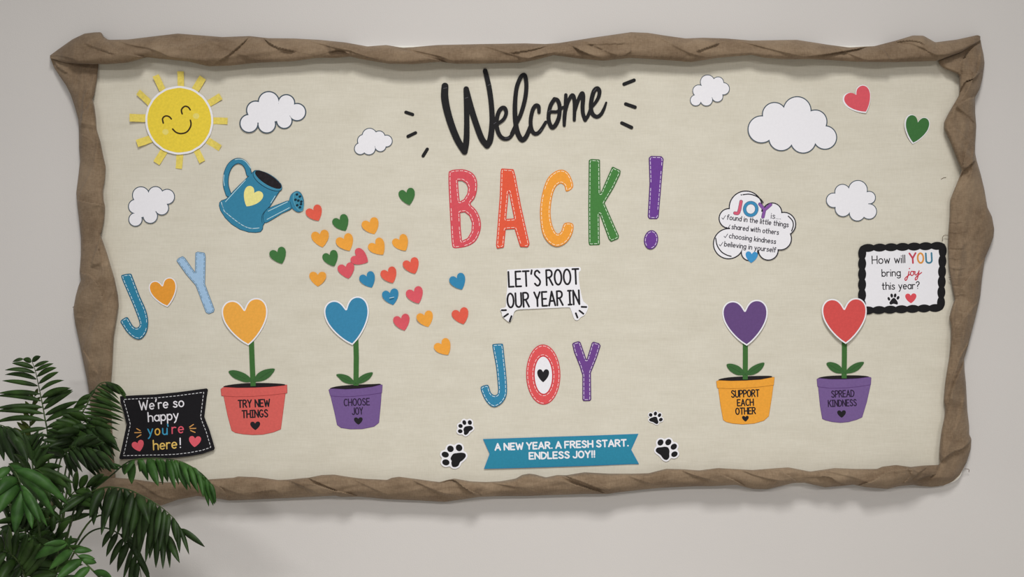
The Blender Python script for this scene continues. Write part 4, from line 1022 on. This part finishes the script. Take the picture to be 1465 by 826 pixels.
pot_flower('paper flower with orange heart blossom in a red pot reading TRY NEW THINGS', (352.4, 461.4), 64.5, 66, 6, '#f2ae4a', z([(196, 270), (200, 380), (206, 522)]), 7.4,
           [z([(68, 440), (100, 432), (150, 446), (185, 470), (198, 494), (165, 500), (130, 490), (92, 472)]), z([(327, 424), (275, 428), (235, 448), (215, 475), (208, 496), (250, 494), (285, 480), (312, 455)])],
           z([(23, 538), (40, 527), (120, 531), (210, 530), (300, 526), (380, 518), (397, 512), (398, 562), (300, 573), (200, 580), (110, 582), (27, 577)]), z([(38, 524), (110, 510), (210, 504), (320, 506), (388, 514), (340, 536), (210, 542), (90, 540)]),
           z([(38, 575), (210, 576), (388, 562), (378, 640), (362, 765), (320, 782), (260, 795), (200, 797), (150, 793), (105, 785), (84, 772), (62, 690)]), '#d9635d', '#b04340',
           [('TRY NEW', z([(120, 646)])[0], z([(303, 639)])[0], 12.0, 1.95), ('THINGS', z([(142, 704)])[0], z([(292, 698)])[0], 12.0, 1.95)], (365.4, 609.5, 14.2, 12.2, 2), 0)
z = lambda pts: mapz(pts, 4.13, 460, 420)
pot_flower('paper flower with blue heart blossom in a purple pot reading CHOOSE JOY', (498.8, 460.6), 63.5, 67, 10, '#3a88b0', z([(203, 270), (206, 380), (204, 545)]), 7.4,
           [z([(88, 480), (118, 476), (160, 488), (190, 515), (202, 535), (165, 535), (130, 524), (105, 502)]), z([(303, 467), (265, 472), (228, 492), (210, 515), (202, 535), (240, 530), (275, 512), (295, 490)])],
           z([(42, 568), (60, 562), (140, 566), (220, 562), (300, 552), (345, 540), (361, 538), (358, 588), (280, 600), (200, 608), (120, 611), (52, 606)]), z([(50, 562), (100, 548), (200, 540), (300, 536), (350, 536), (320, 560), (200, 574), (90, 574)]),
           z([(52, 602), (200, 605), (355, 585), (352, 640), (340, 765), (310, 788), (240, 802), (170, 803), (115, 795), (92, 778), (78, 710)]), '#755a92', '#5d3779',
           [('CHOOSE', z([(132, 668)])[0], z([(287, 662)])[0], 11.0, 1.5), ('JOY', z([(180, 720)])[0], z([(248, 716)])[0], 11.0, 1.5)], (512.8, 602.6, 12.4, 10.6, 2), 1)
z = lambda pts: mapz(pts, 4.238, 1015, 420)
pot_flower('paper flower with purple heart blossom in an orange pot reading SUPPORT EACH OTHER', (1066.0, 462.4), 64, 64.5, 3, '#664a80', z([(217, 290), (217, 400), (216, 522)]), 7.2,
           [z([(103, 432), (130, 426), (175, 440), (205, 468), (216, 492), (175, 496), (140, 482), (115, 460)]), z([(331, 420), (290, 428), (250, 450), (228, 475), (216, 494), (260, 494), (295, 478), (322, 450)])],
           z([(40, 532), (56, 527), (130, 530), (220, 528), (310, 522), (380, 508), (394, 506), (390, 556), (310, 567), (220, 575), (130, 578), (45, 575)]), z([(54, 524), (110, 510), (215, 503), (320, 500), (380, 503), (340, 524), (215, 540), (100, 538)]),
           z([(52, 572), (220, 572), (388, 555), (378, 630), (360, 745), (330, 772), (270, 790), (200, 795), (140, 790), (100, 780), (82, 768), (66, 680)]), '#f0a63c', '#b5782a',
           [('SUPPORT', z([(130, 634)])[0], z([(304, 628)])[0], 11.2, 1.75), ('EACH', z([(166, 686)])[0], z([(270, 682)])[0], 10.6, 1.75), ('OTHER', z([(156, 738)])[0], z([(282, 733)])[0], 10.6, 1.75)], (1066.3, 599.3, 9.6, 8.4, 2), 2)
pot_flower('paper flower with red heart blossom in a purple pot reading SPREAD KINDNESS', (1206.8, 459.6), 64, 64.5, 2, '#d65250', mapz([(224, 280), (224, 380), (222, 515)], 4.238, 1155, 420), 7.2,
           [[(x + 140, y) for x, y in z([(115, 424), (142, 416), (185, 430), (212, 458), (222, 482), (180, 484), (148, 470), (126, 448)])], [(x + 140, y) for x, y in z([(341, 416), (300, 420), (262, 440), (240, 462), (226, 484), (268, 482), (305, 466), (330, 440)])]],
           [(x + 140, y) for x, y in z([(56, 518), (72, 514), (140, 520), (222, 520), (310, 515), (372, 506), (387, 510), (384, 554), (310, 566), (222, 574), (140, 576), (60, 566)])], [(x + 140, y) for x, y in z([(66, 514), (120, 502), (220, 497), (320, 498), (374, 506), (330, 524), (220, 534), (110, 530)])],
           [(x + 140, y) for x, y in z([(64, 560), (222, 571), (384, 552), (360, 660), (332, 752), (300, 766), (250, 780), (200, 785), (150, 780), (110, 770), (90, 762), (76, 680)])], '#775d94', '#5f3a7c',
           [('SPREAD', (1155 + 144 / 4.238, 420 + 634 / 4.238), (1155 + 286 / 4.238, 420 + 628 / 4.238), 10.6, 1.5), ('KINDNESS', (1155 + 124 / 4.238, 420 + 690 / 4.238), (1155 + 300 / 4.238, 420 + 684 / 4.238), 10.4, 1.5)], (1203.8, 592.6, 12.4, 10.6, 2), 3)

# ---- paws
def paw(lab, toes, pad, border_w, z, k):
    t = [z(ell(x, y, a, b, r, 24)) for x, y, a, b, r in toes]; p = cat(z(pad), True, 5)
    cx = sum(q[0] for q in p) / len(p); cy = sum(q[1] for q in p) / len(p)
    f = sd_loops(t + [p]) if False else union(*[sd_loops([q]) for q in t + [p]])
    s = Sheet(cx, cy, 0.0016, (0, 1.5 * math.sin(k)))
    base = outline(rounded([max(outline(f, border_w + 2.2), key=len)], 0.4), -2.0) if border_w > 1.2 else [max(outline(f, border_w + 0.4), key=len)]
    r = s.add('paper_paw_print', [max(base, key=len)], 0, 0.8, WHITE)
    tag(r, lab, 'paper paw print', 'paw prints beside the blue banner')
    for q in t: s.add('toe_pad', [q], 0.8, 0.95, BLACK)
    s.add('paw_pad', [p], 0.8, 0.95, BLACK)
zl = lambda pts: mapz(pts, 9.175, 620, 590); zr = lambda pts: mapz(pts, 9.17, 915, 580)
paw('large black paw print with a white edge left of the blue banner', [(157, 555, 48, 38, 15), (225, 480, 44, 42, 40), (338, 467, 46, 42, 60), (165, 657, 48, 40, 12)],
    [(230, 592), (262, 546), (310, 535), (375, 530), (418, 545), (424, 585), (385, 630), (352, 655), (330, 700), (290, 720), (250, 712), (236, 670), (240, 640), (228, 615)], 2.2, zl, 1)
paw('small black paw print above the large one left of the banner', [(357, 180, 29, 26, 20), (407, 135, 32, 25, 70), (479, 135, 31, 27, 70), (353, 248, 31, 26, 10)],
    [(396, 218), (415, 190), (450, 181), (495, 180), (520, 205), (510, 228), (475, 250), (455, 280), (425, 298), (402, 285), (402, 255), (396, 235)], 1.9, zl, 2)
paw('small black paw print above the large one right of the banner', [(144, 127, 24, 24, 0), (206, 109, 27, 21, 105), (260, 130, 27, 21, 125), (277, 188, 27, 22, 145)],
    [(122, 190), (140, 170), (170, 158), (198, 150), (225, 158), (236, 190), (246, 222), (230, 246), (205, 240), (175, 221), (140, 211)], 0.9, zr, 3)
paw('large black paw print with a white edge right of the blue banner', [(273, 488, 43, 37, 125), (375, 484, 44, 37, 130), (447, 543, 45, 36, 140), (455, 641, 44, 35, 150)],
    [(212, 582), (235, 556), (290, 549), (330, 543), (370, 553), (390, 592), (388, 640), (388, 680), (365, 712), (335, 716), (305, 696), (275, 656), (240, 630), (215, 608)], 2.1, zr, 4)

# ------------------------------------------------------------------ the palm
palm = empty('potted_palm', (-1.27, -0.46, 0.0))
tag(palm, 'bushy dark green potted palm in front of the lower left corner of the board', 'potted palm')
PO = palm.location.copy()
GD = leaf_material('palm_leaf', '#203411', '#395522'); GM = leaf_material('palm_leaf_fresh', '#284a1b', '#456f31'); GB = leaf_material('palm_leaf_deep', '#1d2d12', '#324b22'); YG = leaf_material('palm_leaf_young', '#3d4a18', '#5c6a2c')
STALK = leaf_material('palm_stalk', '#28391c', '#47582c', 0.0); CANE = leaf_material('palm_cane', '#2f3419', '#5c5530', 0.0)

def frond(spine, n, length, width, normal, mat, angle=60, droop=0.25, sides=(1, 1), t0=0.2, seed=0, prof=None, jitter=7, tip=True, stalk=0.0028):
    """one feather-shaped leaf: a stalk with two rows of narrow folded leaflets; length and width in photo pixels"""
    rnd = random.Random(seed)
    q = cat(spine, False, 10)
    pts = [P(*p) for p in q]
    cum = [0.0]
    for i in range(1, len(pts)): cum.append(cum[-1] + (pts[i] - pts[i - 1]).length)
    T = cum[-1]
    def at(t):
        d = t * T
        for i in range(1, len(pts)):
            if cum[i] >= d - 1e-9:
                u = (d - cum[i - 1]) / max(cum[i] - cum[i - 1], 1e-9)
                return pts[i - 1].lerp(pts[i], u), (pts[min(i + 1, len(pts) - 1)] - pts[max(i - 2, 0)]).normalized()
        return pts[-1], (pts[-1] - pts[-2]).normalized()
    N0 = Vector(normal).normalized()
    bm = bmesh.new()
    def leaflet(p, dirv, L, w, dr):
        K = 9; rows = []
        side = dirv.cross(N0)
        if side.length < 0.2: side = dirv.cross(Vector((0.3, -1, 0.2)))
        side.normalize(); rollv = rnd.uniform(-.35, .35)
        nn = side.cross(dirv).normalized()
        side = (side * math.cos(rollv) + nn * math.sin(rollv)); nn = side.cross(dirv).normalized()
        if nn.y > 0: nn = -nn
        for k in range(K + 1):
            u = k / K
            c = p + dirv * (L * u) + Vector((0, 0, -1)) * (dr * L * u * u)
            ww = w * (max(0.0, math.sin(math.pi * min(1, u * 0.93 + 0.05)) ** 0.75)) * 0.5
            if k == K: ww = w * 0.02
            rows.append((bm.verts.new(c + side * ww - PO), bm.verts.new(c - nn * (-ww * 0.28) - PO), bm.verts.new(c - side * ww - PO)))
        for k in range(K):
            a, b = rows[k], rows[k + 1]
            bm.faces.new((a[0], b[0], b[1], a[1])); bm.faces.new((a[1], b[1], b[2], a[2]))
    for i in range(n):
        t = t0 + (1 - t0) * i / (n - 1) * 0.985
        p, tg = at(t)
        u = i / (n - 1)
        pf = prof(u) if prof else (0.62 + 0.75 * u - 0.95 * u * u) / 0.77 * 0.98
        S_ = tg.cross(N0).normalized()
        for sd in (0, 1):
            if not sides[sd]: continue
            if rnd.random() < 0.03: continue
            sg = -1 if sd == 0 else 1
            a = math.radians(angle * (1.05 - 0.45 * u) + rnd.uniform(-jitter, jitter))
            dv = (tg * math.cos(a) + S_ * (sg * math.sin(a)) + N0 * rnd.uniform(-.06, .16)).normalized()
            leaflet(p + tg * rnd.uniform(-.004, .004), dv, length * S * pf * rnd.uniform(.88, 1.1) * sides[sd], width * S * (0.75 + 0.4 * pf) * rnd.uniform(.85, 1.1), droop * rnd.uniform(.6, 1.4))
    if tip:
        p, tg = at(1.0); leaflet(p, tg, length * S * 0.45, width * S * 0.9, droop)
    fr = mesh_obj('frond', bm, mat, palm, smooth=True)
    m = fr.modifiers.new('leaf_thickness', 'SOLIDIFY'); m.thickness = 0.0005; m.offset = 0
    rad = [stalk * (1 - 0.75 * i / (len(pts) - 1)) for i in range(len(pts))]
    tube('frond_stalk', pts, rad, STALK, fr, PO, 7)
    return fr

CAM = (0.0, -1.0, 0.12)
def blade(bm, p0, p1, w, sag=0.0, bow=0.0, roll=0.0, K=9):
    """one narrow folded leaflet from p0 to its tip p1"""
    dv = p1 - p0; L = dv.length; dv.normalize()
    side = dv.cross(Vector((0, -1, 0.15)))
    if side.length < 0.15: side = dv.cross(Vector((1, 0, 0)))
    side.normalize(); nn = side.cross(dv).normalized()
    if nn.y > 0: nn = -nn
    sd = side * math.cos(roll) + nn * math.sin(roll); n2 = sd.cross(dv).normalized()
    if n2.y > 0: n2 = -n2
    rows = []
    for k in range(K + 1):
        u = k / K
        c = p0.lerp(p1, u) + Vector((0, 0, 1)) * (sag * L * 4 * u * (1 - u)) + nn * (bow * L * 4 * u * (1 - u))
        ww = w * 0.5 * max(0.04, ((u + 0.012) ** 0.62) * ((1 - u) ** 0.85) / 0.362)
        if k == K: ww = w * 0.015
        rows.append((bm.verts.new(c + sd * ww - PO), bm.verts.new(c + n2 * (ww * 0.26) - PO), bm.verts.new(c - sd * ww - PO)))
    for k in range(K):
        a, b = rows[k], rows[k + 1]
        bm.faces.new((a[0], b[0], b[1], a[1])); bm.faces.new((a[1], b[1], b[2], a[2]))

def frond_of(spine, leaflets, mat, w, seed=0, spread=0.03, stalk=0.0026, sag=0.06, dense=False):
    """a frond whose leaflets are given one by one: base and tip positions, and optionally a width of their own"""
    rnd = random.Random(seed)
    q = cat(spine, False, 8); pts = [P(*p) for p in q]
    bm = bmesh.new()
    if dense:
        leaflets = list(leaflets)
        for l1, l2 in list(zip(leaflets, leaflets[1:])):
            if math.dist(l1[:2], l2[:2]) < 15 and math.dist(l1[2:4], l2[2:4]) < 36:
                leaflets.append([(p + q_) / 2 + rnd.uniform(-2.5, 2.5) for p, q_ in zip(l1[:4], l2[:4])])
    for lf in leaflets:
        bx, by, tx, ty = lf[:4]; ww = (lf[4] if len(lf) > 4 else w) * S
        i = min(range(len(q)), key=lambda i: (q[i][0] - bx) ** 2 + (q[i][1] - by) ** 2)
        d = q[i][2]
        L = math.hypot(tx - bx, ty - by)
        blade(bm, P(bx, by, d + 0.002), P(tx, ty, d + rnd.uniform(-.3, 1.0) * spread), ww * rnd.uniform(.92, 1.08), sag * rnd.uniform(.3, 1.4), rnd.uniform(-.04, .06), rnd.uniform(-.45, .45))
    fr = mesh_obj('frond', bm, mat, palm, smooth=True)
    m = fr.modifiers.new('leaf_thickness', 'SOLIDIFY'); m.thickness = 0.0005; m.offset = 0
    tube('frond_stalk', pts, [stalk * (1 - 0.72 * i / (len(pts) - 1)) for i in range(len(pts))], STALK, fr, PO, 7)
    return fr

# the upright frond against the wall
frond_of([(70, 800, .36), (70, 700, .30), (68.6, 640, .26), (67.8, 618, .25), (64, 598, .245), (61.8, 585, .24), (58.5, 568, .24), (55, 551, .235), (50.8, 532, .235), (45.8, 517, .235)],
    [(45, 518, 33, 514), (33, 514, 18, 518, 5), (48, 527, 17, 520), (50, 534, 7, 530), (52, 543, 7, 536.5), (54, 552.5, 3, 545), (57, 564, -3, 563, 7), (58.6, 574, -5, 567), (60.5, 583, -6, 584, 7.5), (62, 592, -8, 589), (64, 602, -10, 606, 7),
     (66, 613, 20, 622), (66, 622, 14, 640), (46, 517.5, 58, 510, 6.5), (49, 524.5, 70, 517), (51, 530.5, 76.5, 520.5), (53, 539, 81, 526.5), (55.5, 549, 84, 532.5), (57.5, 559, 91.5, 544.5, 7), (59.5, 569, 101, 555.5, 8), (61, 578, 104, 558, 8), (63, 586, 104.5, 560, 8),
     (65, 594, 112, 574, 8), (66, 603, 120, 586, 8), (67, 612, 122, 600, 8), (67.5, 620, 120, 612, 8), (68, 628, 118, 626, 8)], GD, 6.6, 1)
# the frond that arches over the burlap
frond_of([(84, 800, .36), (96, 700, .32), (108, 630, .27), (117, 593.6, .24), (123.6, 581, .23), (130, 567, .22), (141, 551, .21), (151, 547, .205), (161.7, 549, .2), (170.8, 557, .2), (177, 566, .2)],
    [(168, 554, 180, 571, 5), (162, 550, 181, 566, 5.5), (157, 548.5, 178, 563, 5.5), (151, 548, 175, 566), (145, 550, 172, 565), (141, 552, 170, 571), (138, 556, 172, 577), (134, 562, 174, 580), (131, 567, 175, 585), (128, 573, 177, 588), (125, 579, 178, 592),
     (122, 585, 178, 600), (119, 590, 177, 603), (117, 595, 172, 608), (115, 601, 170, 617), (113, 608, 168, 628), (111, 616, 166, 636),
     (136, 558, 125, 571, 5), (131, 565, 109, 578, 7), (127, 573, 104, 586, 7), (123, 581, 96, 592, 7), (119, 590, 86, 600, 7), (116, 598, 80, 610, 7), (113, 607, 76, 622, 7), (110, 618, 74, 634, 7)], GD, 5.0, 2, 0.05)
# the dark leaves massed below them
frond_of([(80, 800, .38), (90, 700, .35), (98, 655, .33), (110, 622, .33), (126, 612, .34), (140, 612, .36)],
    [(136, 612, 168, 638, 11), (128, 612, 172, 647, 11), (122, 614, 163, 657, 9), (116, 618, 158, 662, 9), (110, 624, 152, 668, 9), (106, 632, 146, 676, 8), (102, 642, 140, 684, 8), (124, 613, 96, 606, 8), (116, 618, 80, 618, 8), (110, 624, 70, 632, 8), (106, 632, 66, 646, 8), (102, 642, 62, 660, 8)], GB, 9, 3, 0.06, dense=True)
frond_of([(70, 800, .40), (80, 700, .38), (88, 655, .37), (104, 640, .38), (124, 640, .4), (140, 648, .42)],
    [(138, 647, 166, 671, 7), (130, 643, 160, 676, 8), (122, 640, 152, 672, 8), (114, 640, 142, 674, 8), (106, 640, 130, 672, 8), (98, 644, 118, 676, 8), (92, 650, 104, 684, 8), (120, 640, 150, 634, 8), (110, 640, 142, 626, 8), (100, 642, 126, 622, 8), (92, 650, 70, 640, 8), (90, 655, 60, 655, 8)], GB, 8, 4, 0.06, dense=True)
frond_of([(64, 800, .37), (72, 700, .34), (84, 650, .33), (100, 624, .33), (118, 606, .33), (132, 600, .33)],
    [(130, 600, 156, 606, 7), (122, 604, 160, 618, 8), (114, 609, 158, 628, 8), (107, 616, 150, 642, 8), (100, 624, 140, 652, 8), (94, 633, 132, 660, 8), (126, 602, 100, 590, 8), (117, 607, 88, 594, 8), (108, 615, 76, 604, 8), (100, 624, 66, 616, 8), (93, 635, 58, 630, 8), (88, 644, 52, 648, 8)], GD, 8, 5, 0.06, dense=True)
frond_of([(58, 800, .34), (52, 720, .28), (46, 660, .22), (43, 620, .2), (44, 590, .19), (50, 566, .19)],
    [(50, 567, 54, 556, 4), (48, 574, 42, 560, 4.5), (46, 582, 58, 568, 5), (45, 588, 36, 574, 5), (44, 596, 56, 582, 5), (44, 602, 33, 590, 5), (43, 610, 54, 598, 5), (43, 616, 30, 602, 5.5), (43, 624, 24, 604, 6), (44, 632, 20, 612, 6), (45, 640, 16, 622, 6)], YG, 5, 6, 0.02)
frond_of([(66, 820, .42), (60, 720, .38), (50, 665, .36), (34, 645, .36), (16, 648, .38)],
    [(52, 670, 38, 622, 7), (46, 660, 28, 618, 7), (40, 651, 18, 620, 7), (32, 645, 6, 628, 8), (24, 645, -6, 640, 8), (50, 668, 70, 640, 7), (44, 656, 64, 622, 7), (36, 647, 56, 616, 7)], GB, 7, 7, 0.04, dense=True)
# left edge: a broad arching leaf cut by the frame
frond_of([(40, 860, .5), (10, 740, .52), (-10, 650, .52), (-8, 612, .54), (10, 612, .58), (26, 628, .6)],
    [(6, 611, 36, 668, 12), (14, 614, 39, 645, 9), (0, 610, 28, 672, 12), (-4, 612, 16, 660, 11), (22, 624, 40, 664, 8), (-8, 616, 6, 660, 11)], GB, 11, 8, 0.04, dense=True, sag=0.12)
# right-hand arching fronds
frond_of([(84, 800, .36), (104, 745, .33), (130, 706, .31), (150, 688, .30), (163.5, 677, .30), (172.5, 669, .29), (186, 660, .29), (206, 656.5, .29), (233, 656.5, .29), (256, 660, .29), (274, 668, .295), (289.7, 679, .3), (301, 692, .31), (305.4, 707, .31)],
    [(174, 668, 150, 664, 4), (170, 671, 155, 669, 4), (180, 664, 177, 679, 8), (188, 660, 188.5, 693, 11), (192, 659, 178, 680, 8), (198, 658, 212, 688, 11), (204, 657.5, 200, 676, 9), (211, 657, 226.5, 696, 11), (217, 657, 219, 684, 9), (224, 657, 233, 694, 10), (230, 657, 240, 690, 9), (238, 658, 251, 700, 11), (244, 658, 256, 694, 9),
     (250, 659, 268, 702, 10), (257, 661, 273, 700, 9), (263, 663, 283, 704, 10), (269, 666, 284, 706, 8), (275, 669, 293, 711, 10), (281, 673, 291, 712, 7), (286, 677, 298.7, 725, 9), (291, 681, 297, 716, 7), (295, 686, 305, 724, 8), (300, 692, 309, 720, 6), (304, 702, 307, 722, 5)], GM, 10, 9, 0.05, sag=0.10)
frond_of([(86, 815, .40), (96, 770, .42), (108, 726, .44), (128, 706, .45), (150, 698, .46), (166, 698, .47), (184, 701, .47), (202, 709, .48), (220, 719, .48), (235.6, 730, .48), (249, 742.5, .48), (259, 757, .48)],
    [(120, 712, 88, 726, 8), (124, 709, 84, 738, 8), (130, 705, 108, 745, 10), (138, 702, 134, 752, 11), (148, 699, 128, 742, 11), (156, 698, 145, 766, 12), (166, 698, 150, 752, 12), (173, 699, 158, 772, 12), (182, 701, 168, 766, 12), (190, 704, 176, 776, 12), (199, 708, 186, 772, 12), (206, 711, 198, 786, 12), (214, 716, 204, 776, 12), (221, 720, 214, 790, 11),
     (228, 725, 222, 778, 11), (235, 730, 228, 788, 10), (241, 736, 238, 782, 9), (247, 741, 252, 776, 8), (252, 747, 257, 792, 7), (257, 755, 270.5, 794, 5), (258, 757, 293, 783, 9), (160, 698, 178, 738, 9), (178, 700, 196, 744, 9), (196, 707, 214, 750, 9), (212, 715, 232, 756, 8)], GB, 11, 10, 0.06, sag=0.10)
frond_of([(86, 830, .38), (118, 772, .38), (146, 756, .37), (170, 764, .37), (188, 780, .37), (198, 804, .37), (204, 840, .37)],
    [(160, 759, 146, 784, 7), (168, 763, 152, 797, 8), (177, 770, 157, 809, 8), (184, 776, 168, 819, 9), (190, 784, 176, 830, 8), (194, 794, 184, 840, 8), (198, 804, 192, 846, 7), (172, 765, 200, 784, 7), (182, 774, 207, 809, 8), (188, 781, 214, 822, 7), (194, 792, 216, 836, 7)], GB, 8, 11, 0.04)
frond_of([(90, 815, .42), (130, 745, .44), (176, 738, .45), (214, 750, .46), (238, 764, .46), (246, 778, .46)],
    [(216, 751, 208, 806, 8), (222, 754, 214, 800, 8), (226, 757, 223, 813, 9), (232, 760, 233, 815, 8), (237, 763, 243, 813, 8), (241, 767, 257, 806, 8), (245, 774, 252, 800, 7), (200, 745, 190, 790, 8), (188, 741, 178, 782, 8), (208, 748, 198, 800, 8)], GB, 8, 12, 0.05)
# near fronds, low on the left
frond_of([(46, 880, .58), (26, 780, .62), (10, 700, .66), (12, 668, .68), (22, 676, .70), (30, 694, .71), (35, 708, .71)],
    [(14, 666, 79, 739, 15), (29, 694, 68, 754, 11), (31, 703, 21, 764, 14), (35, 707, 46, 757, 10), (26, 694, -4, 738, 14), (24, 684, -8, 712, 14), (14, 669, -10, 690, 12), (20, 672, 98, 722, 11), (32, 700, 58, 748, 9)], GM, 13, 13, 0.07, sag=0.10)
frond_of([(60, 860, .54), (58, 780, .56), (48, 700, .58), (44, 676, .60), (52, 672, .62), (64, 680, .63)],
    [(48, 672, 106, 692, 10), (56, 676, 93, 706, 10), (60, 680, 84, 716, 9), (46, 674, 90, 668, 9), (44, 678, 20, 650, 9), (62, 682, 72, 722, 8), (44, 680, 12, 664, 9), (50, 672, 78, 650, 8)], GD, 9, 14, 0.06, dense=True, sag=0.08)
frond_of([(176, 880, .66), (152, 838, .66), (140, 824, .65), (126, 810, .64), (112, 796, .64), (99, 783, .63), (94, 776, .63)],
    [(97, 782, 103, 770, 9), (106, 789, 132, 788.5, 7), (104, 788, 70, 816, 11), (96, 778, 48, 801, 12), (117, 801, 80, 830, 11), (118, 801, 138, 806, 8), (128, 812, 100, 842, 10), (134, 818, 160, 827, 8), (95, 777, 62, 780, 7), (112, 796, 136, 800, 6)], GM, 10, 15, 0.05, sag=0.06)
frond_of([(40, 900, .60), (40, 850, .60), (30, 810, .62), (10, 790, .64), (-14, 790, .65)],
    [(36, 826, 70, 792, 9), (33, 816, 58, 778, 9), (26, 804, 40, 764, 9), (16, 794, 14, 754, 9), (2, 790, -8, 760, 9), (30, 812, 14, 850, 11), (20, 800, -2, 836, 11), (8, 791, -16, 820, 11), (38, 834, 84, 822, 9)], GD, 9, 16, 0.06, dense=True)
frond_of([(56, 880, .50), (50, 810, .50), (44, 770, .50), (30, 752, .50), (10, 752, .5)],
    [(50, 806, 84, 790, 7), (48, 792, 76, 762, 7), (45, 778, 66, 744, 7), (38, 762, 50, 728, 8), (28, 752, 28, 716, 8), (16, 751, 2, 722, 8), (46, 780, 16, 802, 9), (38, 764, 6, 784, 9), (26, 752, -4, 766, 9)], GB, 8, 17, 0.06, dense=True)
frond_of([(70, 860, .46), (74, 800, .44), (70, 770, .44), (56, 752, .44), (40, 748, .45)],
    [(74, 792, 108, 772, 6), (72, 780, 92, 752, 6), (66, 764, 78, 736, 6), (56, 753, 56, 726, 7), (46, 749, 34, 726, 7), (72, 784, 46, 812, 8), (64, 762, 30, 782, 8), (52, 750, 20, 760, 8)], GB, 7, 18, 0.05, dense=True)
frond_of([(60, 880, .56), (70, 840, .56), (84, 806, .56), (80, 786, .56), (64, 780, .57)],
    [(72, 836, 112, 824, 8), (79, 820, 116, 800, 8), (84, 804, 100, 776, 7), (72, 834, 40, 846, 9), (78, 822, 40, 824, 9), (82, 808, 44, 806, 9), (74, 783, 50, 770, 8), (66, 780, 30, 792, 9)], GD, 8, 19, 0.05, dense=True)
for k, (sp, n) in enumerate((([(52, 880, .52), (44, 800, .50), (30, 740, .50), (14, 712, .5), (-6, 704, .5)], 9), ([(60, 880, .48), (60, 800, .46), (54, 740, .46), (40, 706, .46), (20, 694, .46)], 9),
        ([(70, 880, .50), (80, 820, .48), (84, 780, .48), (70, 758, .48), (48, 756, .48)], 8), ([(40, 900, .56), (24, 840, .56), (10, 806, .56), (-12, 796, .56)], 8), ([(78, 840, .44), (86, 760, .42), (94, 720, .42), (112, 700, .42), (132, 698, .42)], 8),
        ([(64, 900, .54), (72, 850, .53), (64, 812, .53), (44, 796, .53), (20, 800, .53)], 8))):
    rl = random.Random(60 + k); q = cat(sp, False, 8); lv = []
    for i in range(n):
        j = int(len(q) * (0.35 + 0.64 * i / (n - 1))) - 1; x, y, d = q[max(j, 1)]; x0, y0, d0 = q[max(j, 1) - 1]
        tx, ty = x - x0, y - y0; m = math.hypot(tx, ty) or 1; tx /= m; ty /= m
        for sg in (-1, 1):
            a = rl.uniform(.75, 1.15) * sg; dx, dy = tx * math.cos(a) - ty * math.sin(a), tx * math.sin(a) + ty * math.cos(a)
            L = rl.uniform(34, 52) * (1 - .25 * i / n); lv.append((x, y, x + dx * L, y + dy * L + L * .28))
    frond_of(sp, lv, GB if k % 2 else GD, 8.5, 40 + k, 0.06, sag=0.08)
# canes and the planter on the floor below
for cx, d, top, r in ((74, .36, 716, .010), (80, .40, 770, .009), (58, .38, 770, .009), (46, .56, 835, .010), (62, .50, 800, .009), (84, .33, 790, .008)):
    tp = P(cx, top, d); ft = Vector((PO.x + (tp.x - PO.x) * .6, PO.y + (tp.y - PO.y) * .45, 0.31))
    pts = [ft.lerp(tp, k / 24) for k in range(25)]
    tube('cane', pts, [r * (1.18 if k % 4 == 0 else 1.0) * (1.1 - .25 * k / 24) for k in range(25)], CANE, palm, PO, 10)
def lathe(name, prof, mat, parent, n=40):
    bm = bmesh.new(); rings = [[bm.verts.new((r * math.cos(2 * math.pi * k / n), r * math.sin(2 * math.pi * k / n), h)) for k in range(n)] for r, h in prof]
    for a, b in zip(rings, rings[1:]):
        for k in range(n): bm.faces.new((a[k], a[(k + 1) % n], b[(k + 1) % n], b[k]))
    bm.faces.new(rings[0][::-1]); bm.faces.new(rings[-1])
    bmesh.ops.recalc_face_normals(bm, faces=bm.faces[:])
    return mesh_obj(name, bm, mat, parent, smooth=True)
lathe('planter', [(.11, 0), (.125, .004), (.165, .30), (.172, .31), (.172, .345), (.160, .345), (.155, .31)], paper('#3b3733', 0.1, 0.5), palm)
lathe('soil', [(.02, .300), (.156, .306), (.150, .312), (.02, .318)], paper('#2a211a', 0.4), palm)
